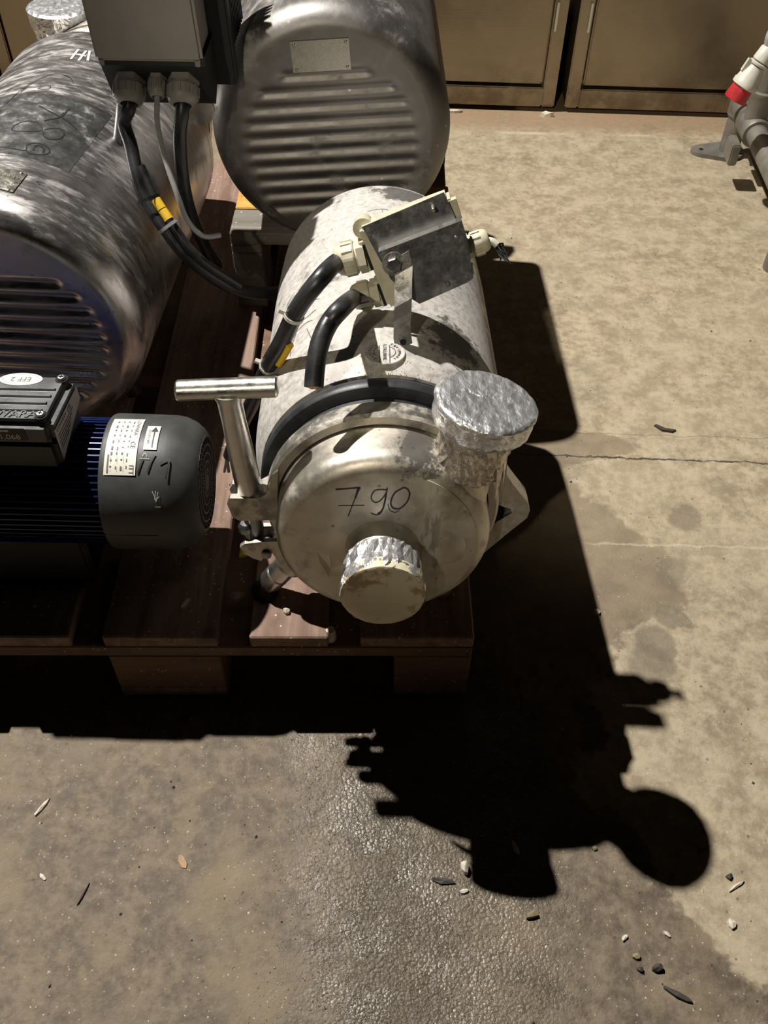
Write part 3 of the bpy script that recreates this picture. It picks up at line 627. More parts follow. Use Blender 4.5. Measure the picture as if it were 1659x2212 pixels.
def gland(o, d, r, L, parent, mat=BEIGE, name='cable_gland', hole=.62):
    d = V(d).normalized(); t1 = d.cross(V((0, 0, 1))).normalized(); f = AF(o, t1, d, d.cross(t1))
    q = B(); q.lathe(f, [(0, r * 1.02), (L * .25, r * 1.02)], 6, caps=(True, True)); q.lathe(f, [(L * .25, r * .86), (L * .32, r * .86)], 24)
    q.lathe(f, [(L * .32, r * .95), (L * .36, r), (L * .72, r * .97), (L * .90, r * .86), (L * .98, r * .70), (L, r * hole), (L * .80, r * hole)], 40, caps=(True, True))
    for k in range(12):
        a = R(30 * k); c0, s0 = math.cos(a) * r, math.sin(a) * r; pf = AF(f.p(c0, 0, s0), (f.p(c0, 0, s0) - f.p(0, 0, 0)), d, d.cross((f.p(c0, 0, s0) - f.p(0, 0, 0)).normalized()))
        q.box(pf, -.001, .0009, L * .37, L * .72, -r * .08, r * .08)
    g = part(name, q, mat, parent, smooth=30)
    h = B(); h.lathe(f, [(L * .795, r * hole * 1.0), (L * .80, .0003)], 24, caps=(False, False)); part('gland_bore', h, BLK, g); return f
gd = -TF.r * 1.0 + TF.u * .12
G1 = gland(TF.p(-.0585, .026, .019), gd, .0185, .034, tb); G2 = gland(TF.p(-.0585, .026, -.0275), gd, .0158, .032, tb)
G3 = gland(TF.p(.052, .026, -.012), TF.r * 1 + TF.u * .02, .0135, .028, tb)
q = B(); q.tube([TF.p(.075, .026, -.0115), TF.p(.084, .024, -.015), TF.p(.089, .022, -.021)], .0040, 12); part('wire_stub', q, WHITE2, tb, 'white wire stub')
q = B()
for k in range(14):
    a = TF.p(.088 + rnd.uniform(-.003, .003), .022 + rnd.uniform(-.004, .004), -.021 + rnd.uniform(-.003, .002)); e = TF.p(.0905 + rnd.uniform(-.006, .007), .020 + rnd.uniform(-.007, .007), -.036 + rnd.uniform(-.008, .009)); q.tube([a, (a + e) / 2 + V((rnd.uniform(-.003, .003),) * 3), e], rnd.uniform(.0007, .0017), 5, sub=2)
part('frayed_end', q, INK, tb, 'frayed black tape', smooth=0)
q = B(); q.tube([TF.p(.052, -.014, -.020), TF.p(.056, -.014, -.026), TF.p(.055, -.012, -.032)], .0028, 8); q.tube([TF.p(.049, -.014, -.012), TF.p(.050, -.016, -.018)], .003, 8); part('sealant_bead', q, BEIGE, tb)

# ------------------------------------------------------------------ cables
def cable(name, pts, r, label, mat=RUB_CAB):
    q = B(); q.tube(pts, r, 16, sub=8); base = pts[0]; t = thing(name, base, label, 'cable'); part('sheath', q, mat, t); return t
def tie(parent, p, d, r, mat, tail=None):
    d = V(d).normalized(); t1 = d.orthogonal().normalized(); f = AF(p, t1, d, d.cross(t1))
    q = B(); q.lathe(f, [(-.0022, r), (-.0022, r + .0011), (.0022, r + .0011), (.0022, r), (-.0022, r)], 24, caps=(False, False))
    if tail: q.box(AF(V(p) + V(tail) * (r + .002), V(tail), d, V(tail).cross(d)), -.003, .007, -.0025, .0025, -.0022, .0022)
    part('cable_tie', q, mat, parent)
g1o = G1.p(0, .030, 0)
c1 = [g1o - V(G1.bk) * .02, g1o, V((-.0700, .8290, .563)), V((-.0960, .8190, .530)), V((-.1180, .8270, .478)), V((-.1406, .8535, .42)), V((-.174, .8988, .32)), V((-.1974, .9181, .26)), V((-.2211, .9294, .19))]
k1 = cable('power_cable', c1, .0100, 'thick black cable from the upper beige gland sweeping down behind the tee handle')
tie(k1, (-.1020, .8195, .518), (-.35, .1, -1), .0102, WHITE2, (-.75, .1, .3)); tie(k1, (-.1406, .8535, .42), (-.4, .45, -1), .0102, WHITE2, (-.75, .1, .3))
q = B(); q.tube([(-.1085, .818, .480), (-.1185, .828, .455), (-.1255, .836, .438)], .0046, 8); part('cable_marker', q, YEL, k1, 'yellow marker sleeve')
q = B()
for k in range(5): q.tube([V(c1[-1]) + V((rnd.uniform(-.006, .006), rnd.uniform(-.004, .004), .002)), V(c1[-1]) + V((rnd.uniform(-.012, .008), rnd.uniform(-.012, .004), -.026))], .0022, 6)
part('frayed_cores', q, GREYC, k1)
g2o = G2.p(0, .028, 0)
c2 = [g2o - V(G2.bk) * .02, g2o, V((-.0461, .7701, .567)), V((-.0585, .7500, .563)), V((-.0668, .7320, .552)), V((-.0708, .7144, .537)), V((-.0722, .6983, .523))]
k2 = cable('power_cable', c2, .0098, 'short cut black cable with four copper cores hanging from the lower beige gland')
ed = (V(c2[-1]) - V(c2[-2])).normalized(); t1 = ed.cross(V((1, 0, 0))).normalized(); EF = AF(c2[-1], ed.cross(t1), ed, t1)
q = B(); q.lathe(EF, [(0, .0072), (.0004, .0072), (.0005, .0003)], 24); part('filler', q, CHIPG, k2)
for k in range(4):
    a = R(45 + 90 * k); cx, cz = .0031 * math.cos(a), .0031 * math.sin(a)
    q = B(); q.lathe(EF, [(.0002, .0025), (.0014, .0025)], 14, cx, cz); cr_ = part('core', q, CORE, k2)
    q = B(); q.lathe(EF, [(.0012, .0013), (.0018, .0013)], 10, cx, cz); part('conductor', q, COPPER, cr_)

# ------------------------------------------------------------------ hanging control box
cb = thing('control_box', (-.31, 1.25, .50), 'taupe grey control box with three grey cable glands hanging above the marked drum', 'electrical box')
CB = AF((-.378, 1.20, .62), (1, 0.01, 0), (0, 1, 0), (-.035, 0, 1))
q = B(); q.rbox(CB, 0, .136, 0, .012, .002, .145, .004, 2); part('lid', q, GBOX, cb)
q = B(); q.rbox(CB, .002, .134, .011, .075, .006, .143, .004, 2); part('housing', q, GBOX, cb)
q = B(); q.rbox(CB, -.004, .162, .077, .100, -.06, .13, .003); q.rbox(CB, .0, .150, .100, .215, -.02, .13, .003)
for k in range(9): q.box(CB, .150, .160, .105 + k * .012, .109 + k * .012, -.02, .13)
part('shading_heat_sink', q, GBOXD, cb, smooth=0)  # guessed dark body added behind the box, also to shade the pallet boards
CH = AF((-.378, 1.20, .62), (1, .01, 0), (0, math.cos(R(30)), math.sin(R(30))), (0, -math.sin(R(30)), math.cos(R(30))))
q = B(); q.prism(AF((-.378, 1.20, .62), (0, 1, 0), (1, .01, 0), (0, 0, 1)), [(.006, .008), (.075, .008), (.075, -.05), (.044, -.070), (.038, -.066), (.004, -.004)], .004, .138)
part('gland_chamber', q, GBOXD, cb, smooth=0)  # chamber coloured black for the shade beneath the lid
for xx in (.006, .128):
    q = B(); q.lathe(AF(CB.p(xx, .006, .0), CB.r, CB.u, CB.bk), [(-.004, .004), (.003, .004)], 10); part('lid_screw', q, GLANDG, cb)
gdir = (0, -math.cos(R(25)), -math.sin(R(55)))
glc = []
for (x, s, r, L) in ((-.345, .034, .0205, .036), (-.307, .028, .0120, .030), (-.275, .034, .0210, .036)):
    o = V((x, 1.20 + s * .5, .62 - s * .87)); glc.append(gland(o + V((0, .006, .003)), gdir, r, L, cb, GLANDG, 'cable_gland', .55))
q = B(); q.box(WF, -.300, -.262, 1.262, 1.268, .52, .60); part('mounting_plate', q, ST_RING, cb, smooth=0)
q = B(); q.lathe(AF((-.268, 1.262, .535), (1, 0, 0), (0, -1, 0), (0, 0, 1)), [(0, .022), (.004, .022), (.005, .019)], 28); part('plate_washer', q, ST_RING, cb)
q = B(); q.tube([(-.368, 1.27, .56), (-.385, 1.27, .50), (-.40, 1.27, .455)], .009, 12, sub=3); part('support_arm', q, ST_BR, cb)
def gp(i, d): return glc[i].p(0, d, 0)
c3 = [gp(0, .012), gp(0, .040), V((-.356, 1.195, .545)), V((-.349, 1.181, .520)), V((-.341, 1.155, .492)), V((-.330, 1.138, .466)), V((-.306, 1.116, .438)), V((-.275, 1.101, .400)), V((-.224, 1.109, .350)), V((-.172, 1.150, .312)), V((-.150, 1.20, .29))]
k3 = cable('power_cable', c3, .0092, 'long black cable with yellow markers from the left gland of the control box')
c3b = [V(p) + V((.0135, -.004, .004)) for p in c3[4:9]]; c3b[0] += V((-.008, .01, .006)); q = B(); q.tube(c3b, .0062, 12, sub=8); part('second_core', q, RUB_CAB, k3)
for p, d, col in ((c3[5] + V((.004, -.001, .003)), (.4, -.5, -1), RUB_CAB), (c3[6] + V((.005, -.002, .003)), (.8, -.5, -1), GREYC)): tie(k3, p, d, .0145, col)
for a, b in ((.12, .42), (.50, .80)):
    q = B(); p0, p1 = V(c3b[1]), V(c3b[2]); q.tube([p0.lerp(p1, a - .1) + V((.0, -.0005, .0006)), p0.lerp(p1, b - .05) + V((.0, -.0005, .0006))], .0069, 12); part('cable_marker', q, YEL, k3, 'yellow marker sleeve')
cable('signal_cable', [gp(1, .012), gp(1, .032), V((-.306, 1.172, .555)), V((-.297, 1.145, .525)), V((-.283, 1.12, .49)), V((-.272, 1.11, .455)), V((-.255, 1.112, .43)), V((-.235, 1.13, .42))], .0036, 'thin grey cable hanging from the middle gland of the control box', GREYC)
cable('power_cable', [gp(2, .012), gp(2, .040), V((-.283, 1.185, .53)), V((-.285, 1.175, .48)), V((-.283, 1.178, .43)), V((-.275, 1.20, .36)), V((-.265, 1.22, .31))], .0092, 'black cable dropping straight from the right gland of the control box')

# ------------------------------------------------------------------ blue motor
KM = .949; MO = V((0, .7924, .2797)); MW = AF((0, 0, .0576), (1, 0, 0), (0, 1, 0), (0, 0, 1), KM); MX = AF(MO, (0, 1, 0), (1, 0, 0), (0, 0, 1), KM)     # axis along +x, angle 90 = up, 180 = towards viewer
mt = thing('electric_motor', (-.42, .835, .144), 'blue finned electric motor lying across the pallet with a charcoal fan cover', 'motor')
q = B(); q.lathe(MX, [(-.66, .03), (-.66, .066), (-.655, .070), (-.340, .070), (-.340, .02)], 72); part('stator_body', q, BLUE, mt)
q = B(); q.lathe(MX, [(-.69, .05), (-.69, .082), (-.655, .084), (-.650, .078)], 72); part('drive_end_shield', q, BLUE, mt)
q = B(); q.lathe(MX, [(-.352, .06), (-.352, .0805), (-.342, .0805), (-.340, .06)], 72); part('rear_end_shield', q, BLUE, mt)
fin = B(); fin.box(AF(MO, (0, 0, 1), (1, 0, 0), (0, 1, 0), KM), .066, .0835, -.650, -.352, -.0009, .0009); fme = fin.mesh('cooling_fin', BLUE, MO, 0)
for k in range(60):
    a = k * 6 + 3
    o = bpy.data.objects.new('cooling_fin', fme); COL.objects.link(o); o.parent = mt; o.location = MO - V(mt['_w']); o.rotation_euler = (R(a), 0, 0)
q = B(); cv = [(-.352, .0840), (-.352, .0885), (-.349, .0895), (-.275, .0885), (-.262, .0865), (-.250, .081), (-.241, .0735), (-.236, .066), (-.2345, .0625)]
q.lathe(MX, cv, 96, caps=(False, False)); fc = part('fan_cover', q, DARKP, mt)
q = B(); q.lathe(MX, [(-.246, .0655), (-.2465, .001)], 64, caps=(False, False)); q.lathe(MX, [(-.246, .0655), (-.236, .0655)], 64, caps=(False, False)); part('fan_recess', q, BLK, fc)
for r in (.062, .051, .040, .029, .018):
    q = B(); q.lathe(MX, [(-.2375, r - .0012), (-.2345, r - .0012), (-.2345, r + .0012), (-.2375, r + .0012), (-.2375, r - .0012)], 64, caps=(False, False)); part('grille_ring', q, DARKP, fc)
q = B(); q.lathe(MX, [(-.238, .011), (-.2345, .011), (-.234, .001)], 24); part('grille_hub', q, DARKP, fc)
sp = B(); sp.tube([MX.p(r * math.cos(R(w)), -.2355, r * math.sin(R(w))) for r, w in ((.009, 0), (.022, 6), (.036, 14), (.050, 25), (.064, 38))], .0008, 4, sub=3); sme = sp.mesh('grille_spoke', DARKP, MO, 0)
for k in range(36):
    o = bpy.data.objects.new('grille_spoke', sme); COL.objects.link(o); o.parent = fc; o.location = MO - V(mt['_w']); o.rotation_euler = (R(k * 10), 0, 0)
cm = lambda rad: (lambda u, v, h: MO + V((u, (rad + h) * math.cos(v / rad), (rad + h) * math.sin(v / rad))) * KM)   # u along x, v arc metres
c9 = cm(.0896)
def arc(deg): return R(deg) * .0896
q = B(); q.patch(c9, [(-.345, arc(72)), (-.306, arc(72)), (-.306, arc(128.5)), (-.345, arc(128.5))], .0006, 20); lb = part('rating_label', q, WHITE, fc, 'cream rating label', smooth=60)
q = B(); T = dict(off=.0011)
c9t = lambda a, b, h: c9(b, a, h)      # lettering read downwards, its top towards the fan
q.text(c9t, 'LOWARA', .0070, at=(arc(84), -.3115), **T); q.text(c9t, 'CE', .0085, at=(arc(103), -.3125), **T); q.text(c9t, 'ITT', .0085, at=(arc(124), -.3115), **T)
for k, w in ((0, .0003), (1, .0003), (2, .0003)): q.ribbon(c9, [(-.321 - .008 * k, arc(77)), (-.321 - .008 * k, arc(126))], .0003, .0009)
for i in range(4):
    for j in range(9):
        a0 = 76 + j * 5.6 + rnd.uniform(0, 1); q.ribbon(c9, [(-.3175 - .0065 * i, arc(a0)), (-.3175 - .0065 * i, arc(a0 + rnd.uniform(1.2, 3.4)))], .0022 if i % 2 else .0014, .001)
q.ribbon(c9, [(-.3405, arc(112)), (-.3405, arc(127))], .002, .001); part('label_print', q, INK2, lb, smooth=0)
q = B(); q.patch(c9, [(-.2990, arc(82)), (-.2825, arc(82)), (-.2825, arc(107)), (-.2990, arc(107))], .0006, 12); l2 = part('arrow_label', q, WHITE, fc, 'cream arrow label', smooth=60)
q = B(); q.ribbon(c9, [(-.2885, arc(105)), (-.2885, arc(88))], .0016, .0011); q.add([c9(-.2885 - .0045, arc(89), .0011), c9(-.2885 + .0045, arc(89), .0011), c9(-.2885, arc(83.5), .0011)], [(0, 1, 2)])
q.text(c9t, 'U1-V1-W1', .0052, at=(arc(95), -.2945), **T); part('label_print', q, INK, l2, smooth=0)
q = B()
for pts in ([(-.2975, arc(115)), (-.3030, arc(127))], [(-.2830, arc(111)), (-.2870, arc(117)), (-.2910, arc(126))], [(-.2765, arc(119)), (-.2700, arc(115.5)), (-.2655, arc(116)), (-.2680, arc(131))]): q.ribbon(c9, pts, .0022, .0007)
part('marker_strokes', q, INK, fc, 'black marker strokes', smooth=0)
q = B(); q.ribbon(c9, [(-.302, arc(114.5)), (-.290, arc(114.5))], .0008, .0007); q.ribbon(c9, [(-.293, arc(113)), (-.296, arc(110)), (-.299, arc(113))], .0006, .0007)
for k in range(6): q.ribbon(c9, [(-.281 + rnd.uniform(-.004, .006), arc(143 + rnd.uniform(-3, 4))), (-.279 + rnd.uniform(-.004, .006), arc(145 + rnd.uniform(-3, 4)))], .0008, .0007)
q.ribbon(c9, [(-.282, arc(153)), (-.275, arc(153))], .0012, .0007); part('scratch', q, WHITE2, fc, 'pale scratches', smooth=0)
q = B(); q.box(MW, -.352, -.285, .7455, .7490, .228, .2295); part('cover_rib', q, DARKP, fc, smooth=0)
q = B(); q.rbox(MW, -.62, -.40, .77, .79, .0915, .19, .003); q.rbox(MW, -.62, -.40, .88, .90, .0915, .19, .003); q.rbox(MW, -.62, -.40, .76, .91, .0915, .103, .003); part('mounting_foot', q, GBOXD, mt)  # foot blackened instead of blue so it reads as shaded
# terminal box on the motor
BX = AF((-.3663, .8332, .0576), (1, .0, 0), (.085, 1, 0), (0, 0, 1), KM)
q = B(); q.rbox(BX, -.200, -.004, -.088, -.004, .300, .345, .006, 2); tbx = part('junction_box', q, DARKP, mt)
q = B(); q.rbox(BX, -.205, 0, -.092, 0, .342, .381, .009, 3); ld = part('junction_lid', q, BLKBOX, mt, 'black ribbed lid')
lidf = lambda u, v, h: BX.p(u, v, .381 + h)
for k in range(4):
    q = B(); q.prism(AF(BX.p(0, 0, .381), BX.bk, BX.r, (0, 0, 1)), [(-.0325 - .0118 * k, 0), (-.0310 - .0118 * k, .0022), (-.0290 - .0118 * k, .0022), (-.0275 - .0118 * k, 0)], -.18, -.012 - .001 * k); part('lid_rib', q, BLKBOX, ld, smooth=0)
q = B(); q.text(lidf, 'LOWARA', .0165, .0, .0006, at=(-.055, -.0765)); part('embossed_lettering', q, BLKBOX, ld, smooth=0)
q = B(); pts = [(-.0605 + .0262 * math.cos(R(a)), -.0135 + .0115 * math.sin(R(a))) for a in range(0, 360, 12)]; q.add([lidf(x, y, .0005) for x, y in pts], [tuple(range(30))]); el = part('oval_label', q, WHITE, ld, 'white oval label', smooth=0)
q = B(); q.text(lidf, 'EFF 2', .0115, .0009, 0, ang=180, at=(-.0605, -.0135)); q.ribbon(lidf, [(-.0605 + .022 * math.cos(R(a)), -.0135 + .009 * math.sin(R(a))) for a in range(0, 361, 20)], .0003, .0008); part('label_print', q, INK2, el, smooth=0)
ff = lambda u, v, h: BX.p(u, -.092 - h, v)
q = B(); q.patch(ff, [(-.12, .3735), (-.031, .3735), (-.031, .354), (-.12, .354)], .0006, 3); bl = part('part_number_label', q, INK, ld, 'black number label', smooth=0)
q = B(); q.text(ff, '.001.068', .0115, .0010, at=(-.0585, .3595)); pts = [(-.068 + .010 * math.cos(R(a)), .3695 + .0032 * math.sin(R(a))) for a in range(0, 360, 20)]; q.add([ff(x, y, .001) for x, y in pts], [tuple(range(18))]); q.ribbon(ff, [(-.058, .3695), (-.0505, .3695)], .0028, .001); part('label_print', q, WHITE, bl, smooth=0)
for (x, b) in ((-.0115, -.0115), (-.0145, -.0775)):
    f = AF(BX.p(x, b, .378), BX.r, (0, 0, 1), BX.bk); q = B(); q.lathe(f, [(0, .0072), (.0036, .0072), (.0037, .0001)], 24); part('screw_recess', q, BLK, ld)
    q = B(); q.lathe(f, [(.001, .0048), (.0052, .0050), (.0068, .0036), (.0070, .0001)], 20); sc = part('screw', q, ST_HANDLE, ld)
    q = B(); q.box(f, -.0026, .0026, .0066, .00725, -.0006, .0006); q.box(f, -.0006, .0006, .0066, .00725, -.0026, .0026); part('cross_slot', q, BLK, sc, smooth=0)
sf = lambda u, v, h: BX.p(.0 + h, u, v)
q = B(); q.patch(sf, [(-.088, .366), (-.006, .366), (-.006, .346), (-.088, .318)], .0012, 3); q.patch(sf, [(-.088, .366), (-.006, .366), (-.006, .346), (-.088, .318)], .0006, 3); sl = part('side_label', q, GBOX, ld, 'grey printed side label', smooth=0)
q = B(); q.text(sf, 'LOWARA', .0075, .0016, at=(-.066, .361)); q.text(sf, 'CE', .010, .0016, at=(-.040, .359))
for k in range(5): q.ribbon(sf, [(-.083, .353 - .005 * k), (-.03 - .006 * k, .353 - .004 * k)], .0012, .0016)
part('label_print', q, INK, sl, smooth=0)

# ------------------------------------------------------------------ pipe stand and plug at the right
ps = thing('pipe_stand', (.83, 2.2, 0), 'grey galvanised pipe stand with a floor flange at the right edge', 'pipe stand')
q = B(); q.prism(AF((.825, 2.215, 0), (1, 0, 0), (0, 0, 1), (0, 1, 0)), [(.052 * math.cos(R(a)) - (.028 if 100 < a < 260 else 0), .042 * math.sin(R(a)) * (.7 if 100 < a < 260 else 1)) for a in range(0, 360, 15)], 0, .010); fg = part('floor_flange', q, RAIL, ps)
q = B(); q.lathe(AF((.770, 2.215, .0102), (1, 0, 0), (0, 0, 1), (0, 1, 0)), [(0, .005), (.0006, .005)], 16); part('bolt_hole', q, BLK, fg)
q = B(); q.lathe(AF((.838, 2.215, .009), (1, 0, 0), (0, 0, 1), (0, 1, 0)), [(0, .024), (.13, .024)], 32); part('post', q, RAIL, ps)
q = B(); q.lathe(AF((.838, 2.215, .10), (1, 0, 0), (0, 0, 1), (0, 1, 0)), [(0, .029), (.062, .029), (.066, .024), (.070, .031), (.078, .031), (.080, .001)], 32)
hd = V((-.012, -.40, 0)).normalized(); q.lathe(AF((.838, 2.215, .125), hd.cross(V((0, 0, 1))), hd, (0, 0, 1)), [(0, .028), (.05, .029), (.052, .031), (.060, .031)], 32); part('elbow_fitting', q, RAIL, ps)
HP = V((.838, 2.215, .125)); q = B(); q.tube([HP + hd * .03, HP + hd * .9], .0242, 28, sub=1); part('cross_pipe', q, RAIL, ps)
tp = HP + hd * .118
q = B(); q.lathe(AF(tp - hd * .04, hd.cross(V((0, 0, 1))), hd, (0, 0, 1)), [(0, .031), (.004, .033), (.074, .033), (.078, .031)], 32); q.lathe(AF(tp, (1, 0, 0), (0, 0, 1), (0, -1, 0)), [(0, .026), (.075, .030), (.079, .032), (.086, .032), (.088, .028)], 32); part('tee_fitting', q, RAIL, ps)
q = B(); q.tube([tp + V((0, 0, .06)), tp + V((.0, 0, .80))], .0242, 28, sub=1); part('riser_pipe', q, RAIL, ps)
q = B(); q.rbox(AF(tp + V((-.042, -.02, -.035)), hd.cross(V((0, 0, 1))), hd, (0, 0, 1)), -.008, .012, -.015, .04, -.03, .02, .003); part('clamp_foot', q, RAIL, ps)
q = B(); q.tube([HP + hd * .5 + V((0, 0, -.02)), HP + hd * .5 + V((0, 0, -.124))], .0242, 24, sub=1); q.tube([HP + hd * .86 + V((0, 0, -.02)), HP + hd * .86 + V((0, 0, -.124))], .0242, 24, sub=1); part('post', q, RAIL, ps)
pg = thing('power_plug', (.775, 2.02, .20), 'red and white industrial plug hanging against the vertical pipe at the right edge', 'plug')
pd = V((.40, .10, .91)).normalized(); pt = pd.cross(V((0, 1, 0))).normalized(); PG = AF((.733, 1.99, .236), pt, pd, pd.cross(pt), .86)
q = B(); q.lathe(PG, [(.004, .022), (0, .026), (0, .0285), (.006, .0290), (.034, .0265), (.036, .02)], 40); part('red_skirt', q, REDP, pg)
q = B(); q.lathe(PG, [(.034, .0300), (.036, .0325), (.046, .0325), (.050, .0300), (.060, .0285), (.072, .0240), (.084, .0205), (.086, .02)], 40); bo = part('plug_body', q, WHITE2, pg)
q = B(); q.lathe(PG, [(.088, .0225), (.091, .0245), (.094, .0245), (.096, .0215)], 36); q.box(AF(PG.p(.026, .082, 0), PG.r, PG.bk, PG.u), -.006, .005, -.016, .010, -.004, .004); part('locking_collar', q, WHITE2, pg)
q = B(); q.lathe(PG, [(.098, .0205), (.100, .0225), (.128, .0205), (.134, .016), (.134, .008)], 18); part('clamp_nut', q, WHITE2, pg)
e0 = PG.p(0, .13, 0); q = B(); q.tube([e0, e0 + V((-.004, 0, .025)), e0 + V((.006, .002, .055)), e0 + V((.030, .004, .075)), e0 + V((.060, .006, .075)), e0 + V((.080, .01, .05)), e0 + V((.085, .02, .0))], .0115, 16, sub=6); part('bend_relief', q, GREYC, pg)

# ------------------------------------------------------------------ debris
def shard(x, y, z, L, W, H, ang, mat, name, label, cat='debris', seed=0, bend=0.0):
    r = random.Random(seed * 13 + 5); q = B(); n = 7; top = []; f = AF((x, y, z), (math.cos(R(ang)), math.sin(R(ang)), 0), (-math.sin(R(ang)), math.cos(R(ang)), 0), (0, 0, 1))
    ring = []
    for i in range(n):
        a = 2 * math.pi * i / n; k = r.uniform(.7, 1.15); ring.append((L / 2 * k * math.cos(a), W / 2 * k * math.sin(a) + bend * math.cos(a) ** 2))
    vs = [f.p(a, b, 0) for a, b in ring] + [f.p(a * .9, b * .9, H * r.uniform(.6, 1.3)) for a, b in ring] + [f.p(0, bend * .3, H * 1.3)]
    q.add(vs, [tuple(range(n))[::-1]] + [(i, (i + 1) % n, (i + 1) % n + n, i + n) for i in range(n)] + [(i + n, (i + 1) % n + n, 2 * n) for i in range(n)])
    return solo(name, q, mat, (x, y, z), label, cat, smooth=0)
D = [(.082, .405, 0, .030, .008, .003, -8, CHIPD, 'dark_splinter', 'dark curled splinter on the wet floor left of the pale crumb'),
     (.107, .421, 0, .020, .011, .009, 100, CHIPW, 'pale_crumb', 'pale yellowish crumb on the wet floor below the pump shadow'),
     (.106, .394, 0, .016, .007, .003, 20, CHIPW, 'pale_crumb', 'flat pale crumb just in front of the yellowish crumb'),
     (.172, .448, 0, .024, .008, .002, 110, CHIPW, 'paper_scrap', 'pale scrap lying inside the rounded pump shadow'),
     (.185, .369, 0, .018, .010, .006, 20, CHIPG, 'olive_chunk', 'small olive-brown chunk on the floor below the pump shadow'),
     (.434, .407, 0, .024, .005, .003, 30, CHIPW, 'pale_splinter', 'pale splinter near the right edge beside a dark chip'),
     (.428, .418, 0, .010, .008, .004, 10, CHIPD, 'dark_chip', 'dark chip beside the pale splinter at the right'),
     (.418, .363, 0, .013, .011, .005, 60, CHIPW, 'pale_crumb', 'whitish round crumb on the clean concrete at lower right'),
     (.322, .313, 0, .016, .009, .006, 10, CHIPD, 'dark_chunk', 'dark square chunk on the floor at lower right'),
     (.341, .285, 0, .036, .007, .004, -28, CHIPD, 'dark_splinter', 'long dark splinter near the lower right corner'),
     (.290, .345, 0, .010, .006, .003, 40, CHIPW, 'pale_chip', 'small pale chip above the dark square chunk'),
     (.340, .350, 0, .012, .005, .003, -50, CHIPW, 'pale_chip', 'pale chip right of the other small chips at lower right'),
     (.300, .325, 0, .010, .008, .004, 0, CHIPG, 'olive_chip', 'small olive chip left of the dark square chunk'),
     (.302, .311, 0, .008, .007, .004, 0, CHIPD, 'dark_chip', 'small dark chip just left of the dark square chunk'),
     (.269, .449, 0, .008, .006, .003, 0, CHIPG, 'olive_chip', 'tiny olive chip between the two round pipe shadows'),
     (.400, .452, 0, .008, .006, .003, 30, CHIPD, 'dark_chip', 'tiny dark chip right of the round lid shadow'),
     (.495, 1.203, 0, .050, .010, .004, -22, CHIPD, 'rubber_scrap', 'bent dark rubber scrap beyond the floor crack'),
     (.321, .806, 0, .013, .010, .004, 130, CHIPW, 'pale_chip', 'white chip at the edge of the pump shadow on the right'),
     (.404, 2.395, 0, .050, .016, .010, -10, CHIPW, 'plaster_scrap', 'whitish plaster scrap by the gap between cabinets'),
     (.165, 2.405, 0, .040, .012, .006, 5, CHIPW, 'plaster_scrap', 'grey-white scrap at the cabinet base beside the louvred drum'),
     (-.236, .423, 0, .022, .010, .002, -55, CHIPB, 'bark_flake', 'orange-brown flake on the floor at lower left'),
     (-.424, .486, 0, .028, .006, .003, 60, CHIPW, 'pale_splinter', 'pale splinter on the floor at far left'),
     (-.347, .381, 0, .030, .0022, .002, 72, CHIPD, 'thin_twig', 'thin dark twig on the floor at lower left'),
     (-.4, .40, 0, .016, .005, .002, -40, CHIPW, 'pale_flake', 'pale flake left of the thin twig'),
     (-.256, .703, .144, .022, .007, .002, 60, CHIPW, 'pale_flake', 'pale flake on the shaded pallet board below the blue motor'),
     (-.191, .716, .144, .026, .014, .003, 20, CHIPG, 'grey_flake', 'broad grey flake on the pallet left of the pump foot'),
     (-.123, .693, .144, .012, .009, .006, 0, CHIPW, 'white_crumb', 'white crumb on the sunlit pallet board'),
     (.082, .727, .144, .022, .016, .006, 20, CHIPB, 'foil_scrap', 'crumpled brown scrap on the pallet under the pump casing')]
for i, (x, y, z, L, W, H, a, m, n, l) in enumerate(D): shard(x, y, z, L, W, H, a, m, n, l, seed=i, bend=.008 if n in ('rubber_scrap',) else 0)
q = B(); q.lathe(AF((-.0655, .668, .122), (1, 0, 0), (0, 0, 1), (0, 1, 0)), [(0, .007), (.014, .0075), (.022, .006), (.024, .001)], 9, jit=cr(.001)); solo('pale_stone', q, CHIPW, (-.0655, .668, .122), 'pale stone standing in the pallet gap below the foil inlet', 'stone', smooth=0)
shard(-.192, .812, .1225, .03, .022, .004, 80, YEL, 'yellow_scrap', 'yellow and white scrap in the pallet gap beside the clamp', seed=77)

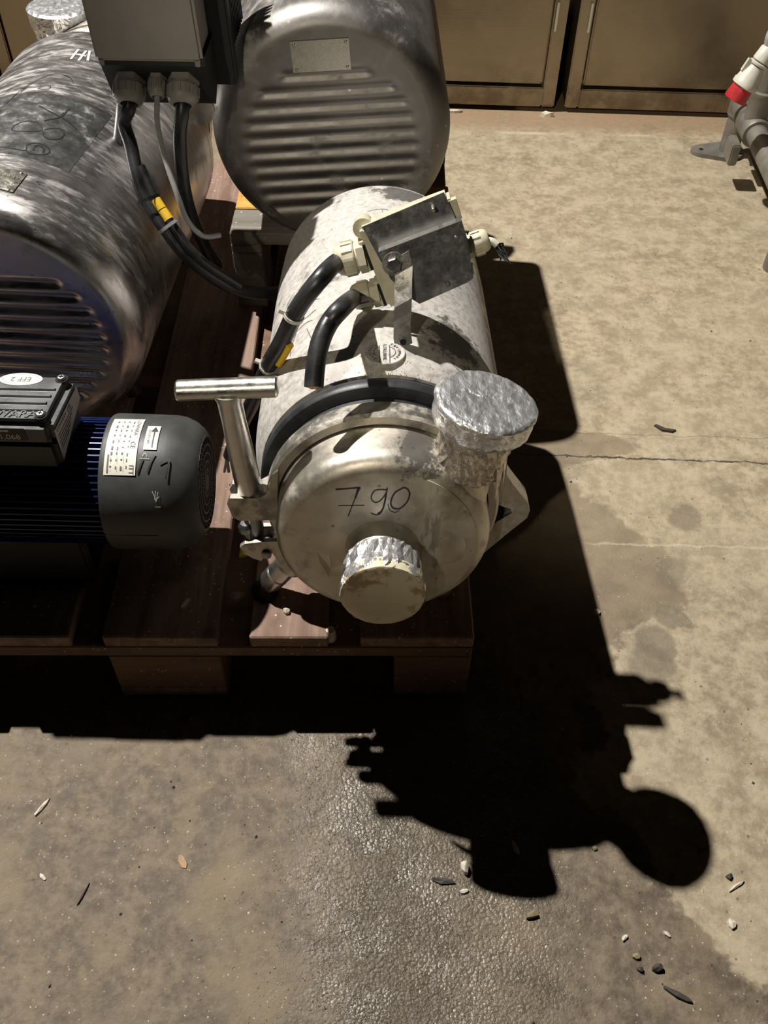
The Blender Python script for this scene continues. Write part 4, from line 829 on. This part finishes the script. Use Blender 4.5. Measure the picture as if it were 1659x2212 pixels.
def grit(name, n, fn, z, mat, smin, smax, seed):
    r = random.Random(seed); q = B()
    for _ in range(n):
        x, y = fn(r); s = r.uniform(smin, smax) * (1 if r.random() < .9 else 1.8); a = r.uniform(0, 6.28); e = r.uniform(.4, 1)
        c, sn = math.cos(a) * s, math.sin(a) * s
        q.add([(x + c, y + sn, z), (x - sn * e, y + c * e, z), (x - c, y - sn, z), (x + sn * e, y - c * e, z), (x, y, z + s * .7)], [(0, 1, 4), (1, 2, 4), (2, 3, 4), (3, 0, 4), (3, 2, 1, 0)])
    return q
def f1(r): return r.uniform(-.62, .62), r.uniform(.15, .64)
def f2(r): return r.uniform(.2, .95), r.uniform(.55, 2.3)
WATER = simple('water_bead', (.10, .08, .055), .13, 0, .2, 60, 0.0, 1.0)
rw = random.Random(21); q = B(); nb = 0
while nb < 5200:
    x = rw.gauss(.02, .07); y = rw.uniform(.16, .62)
    if abs(x - .015) > .20 or (noise.noise(V((x * 30, y * 22, 0))) + rw.uniform(-.5, .5) < -.15): continue
    s_ = rw.uniform(.00035, .00095) * (1.5 if rw.random() < .08 else 1); h_ = s_ * rw.uniform(.45, .8); a_ = rw.uniform(0, 1); n_ = 6
    vs_ = [(x + s_ * math.cos(a_ + k * 1.0472), y + s_ * rw.uniform(.85, 1.2) * math.sin(a_ + k * 1.0472), 0) for k in range(n_)] + [(x + s_ * .62 * math.cos(a_ + k * 1.0472), y + s_ * .62 * math.sin(a_ + k * 1.0472), h_ * .75) for k in range(n_)] + [(x, y, h_)]
    q.add(vs_, [(k, (k + 1) % n_, (k + 1) % n_ + n_, k + n_) for k in range(n_)] + [(k + n_, (k + 1) % n_ + n_, 2 * n_) for k in range(n_)]); nb += 1
tag(solo('water_beads', q, WATER, (0, 0, 0), kind='stuff', smooth=80), 'glinting water beads on the wet floor in front of the pallet', 'water')
tag(solo('floor_grit', grit('g', 1500, f1, 0, None, .0004, .0013, 1), CHIPW, (0, 0, 0), kind='stuff', smooth=0), 'pale grit scattered over the dirty floor in front of the pallet', 'grit')
tag(solo('dark_floor_grit', grit('g', 420, lambda r: f1(r) if r.random() < .5 else f2(r), 0, None, .0005, .0018, 2), CHIPD, (0, 0, 0), kind='stuff', smooth=0), 'dark grit specks scattered over the floor', 'grit')
def f3(r):
    while True:
        a, b = r.uniform(-.79, -.01), r.uniform(.02, .45)
        if any(x0 + .004 < a < x1 - .004 for x0, x1 in xs): p = PF.p(a, b, 0); return p.x, p.y
tag(solo('pallet_grit', grit('g', 420, f3, .144, None, .0005, .0020, 3), CHIPW, (0, 0, .144), kind='stuff', smooth=0), 'pale dust crumbs scattered on the pallet boards', 'grit')
q = grit('g', 60, lambda r: (0, 0), 0, None, .0006, .002, 4); q = B(); r_ = random.Random(9)
for _ in range(150):
    x = r_.gauss(.016, .030); b = r_.uniform(.115, .132); s = r_.uniform(.0004, .0015); th = x / .144; rad = .1400 + (b - .115) * .40
    o = FA.p(rad * math.sin(th), b, rad * math.cos(th)); q.add([o + V((s, 0, 0)), o + V((0, s, 0)), o + V((-s, 0, 0)), o + V((0, -s, 0)), o + V((0, 0, s * 1.4))], [(0, 1, 4), (1, 2, 4), (2, 3, 4), (3, 0, 4), (3, 2, 1, 0)])
part('plaster_crumbs', q, CHIPW, pa, 'crumbs of pale plaster', smooth=0, kind='stuff')

for o in bpy.data.objects:
    if '_w' in o: del o['_w']
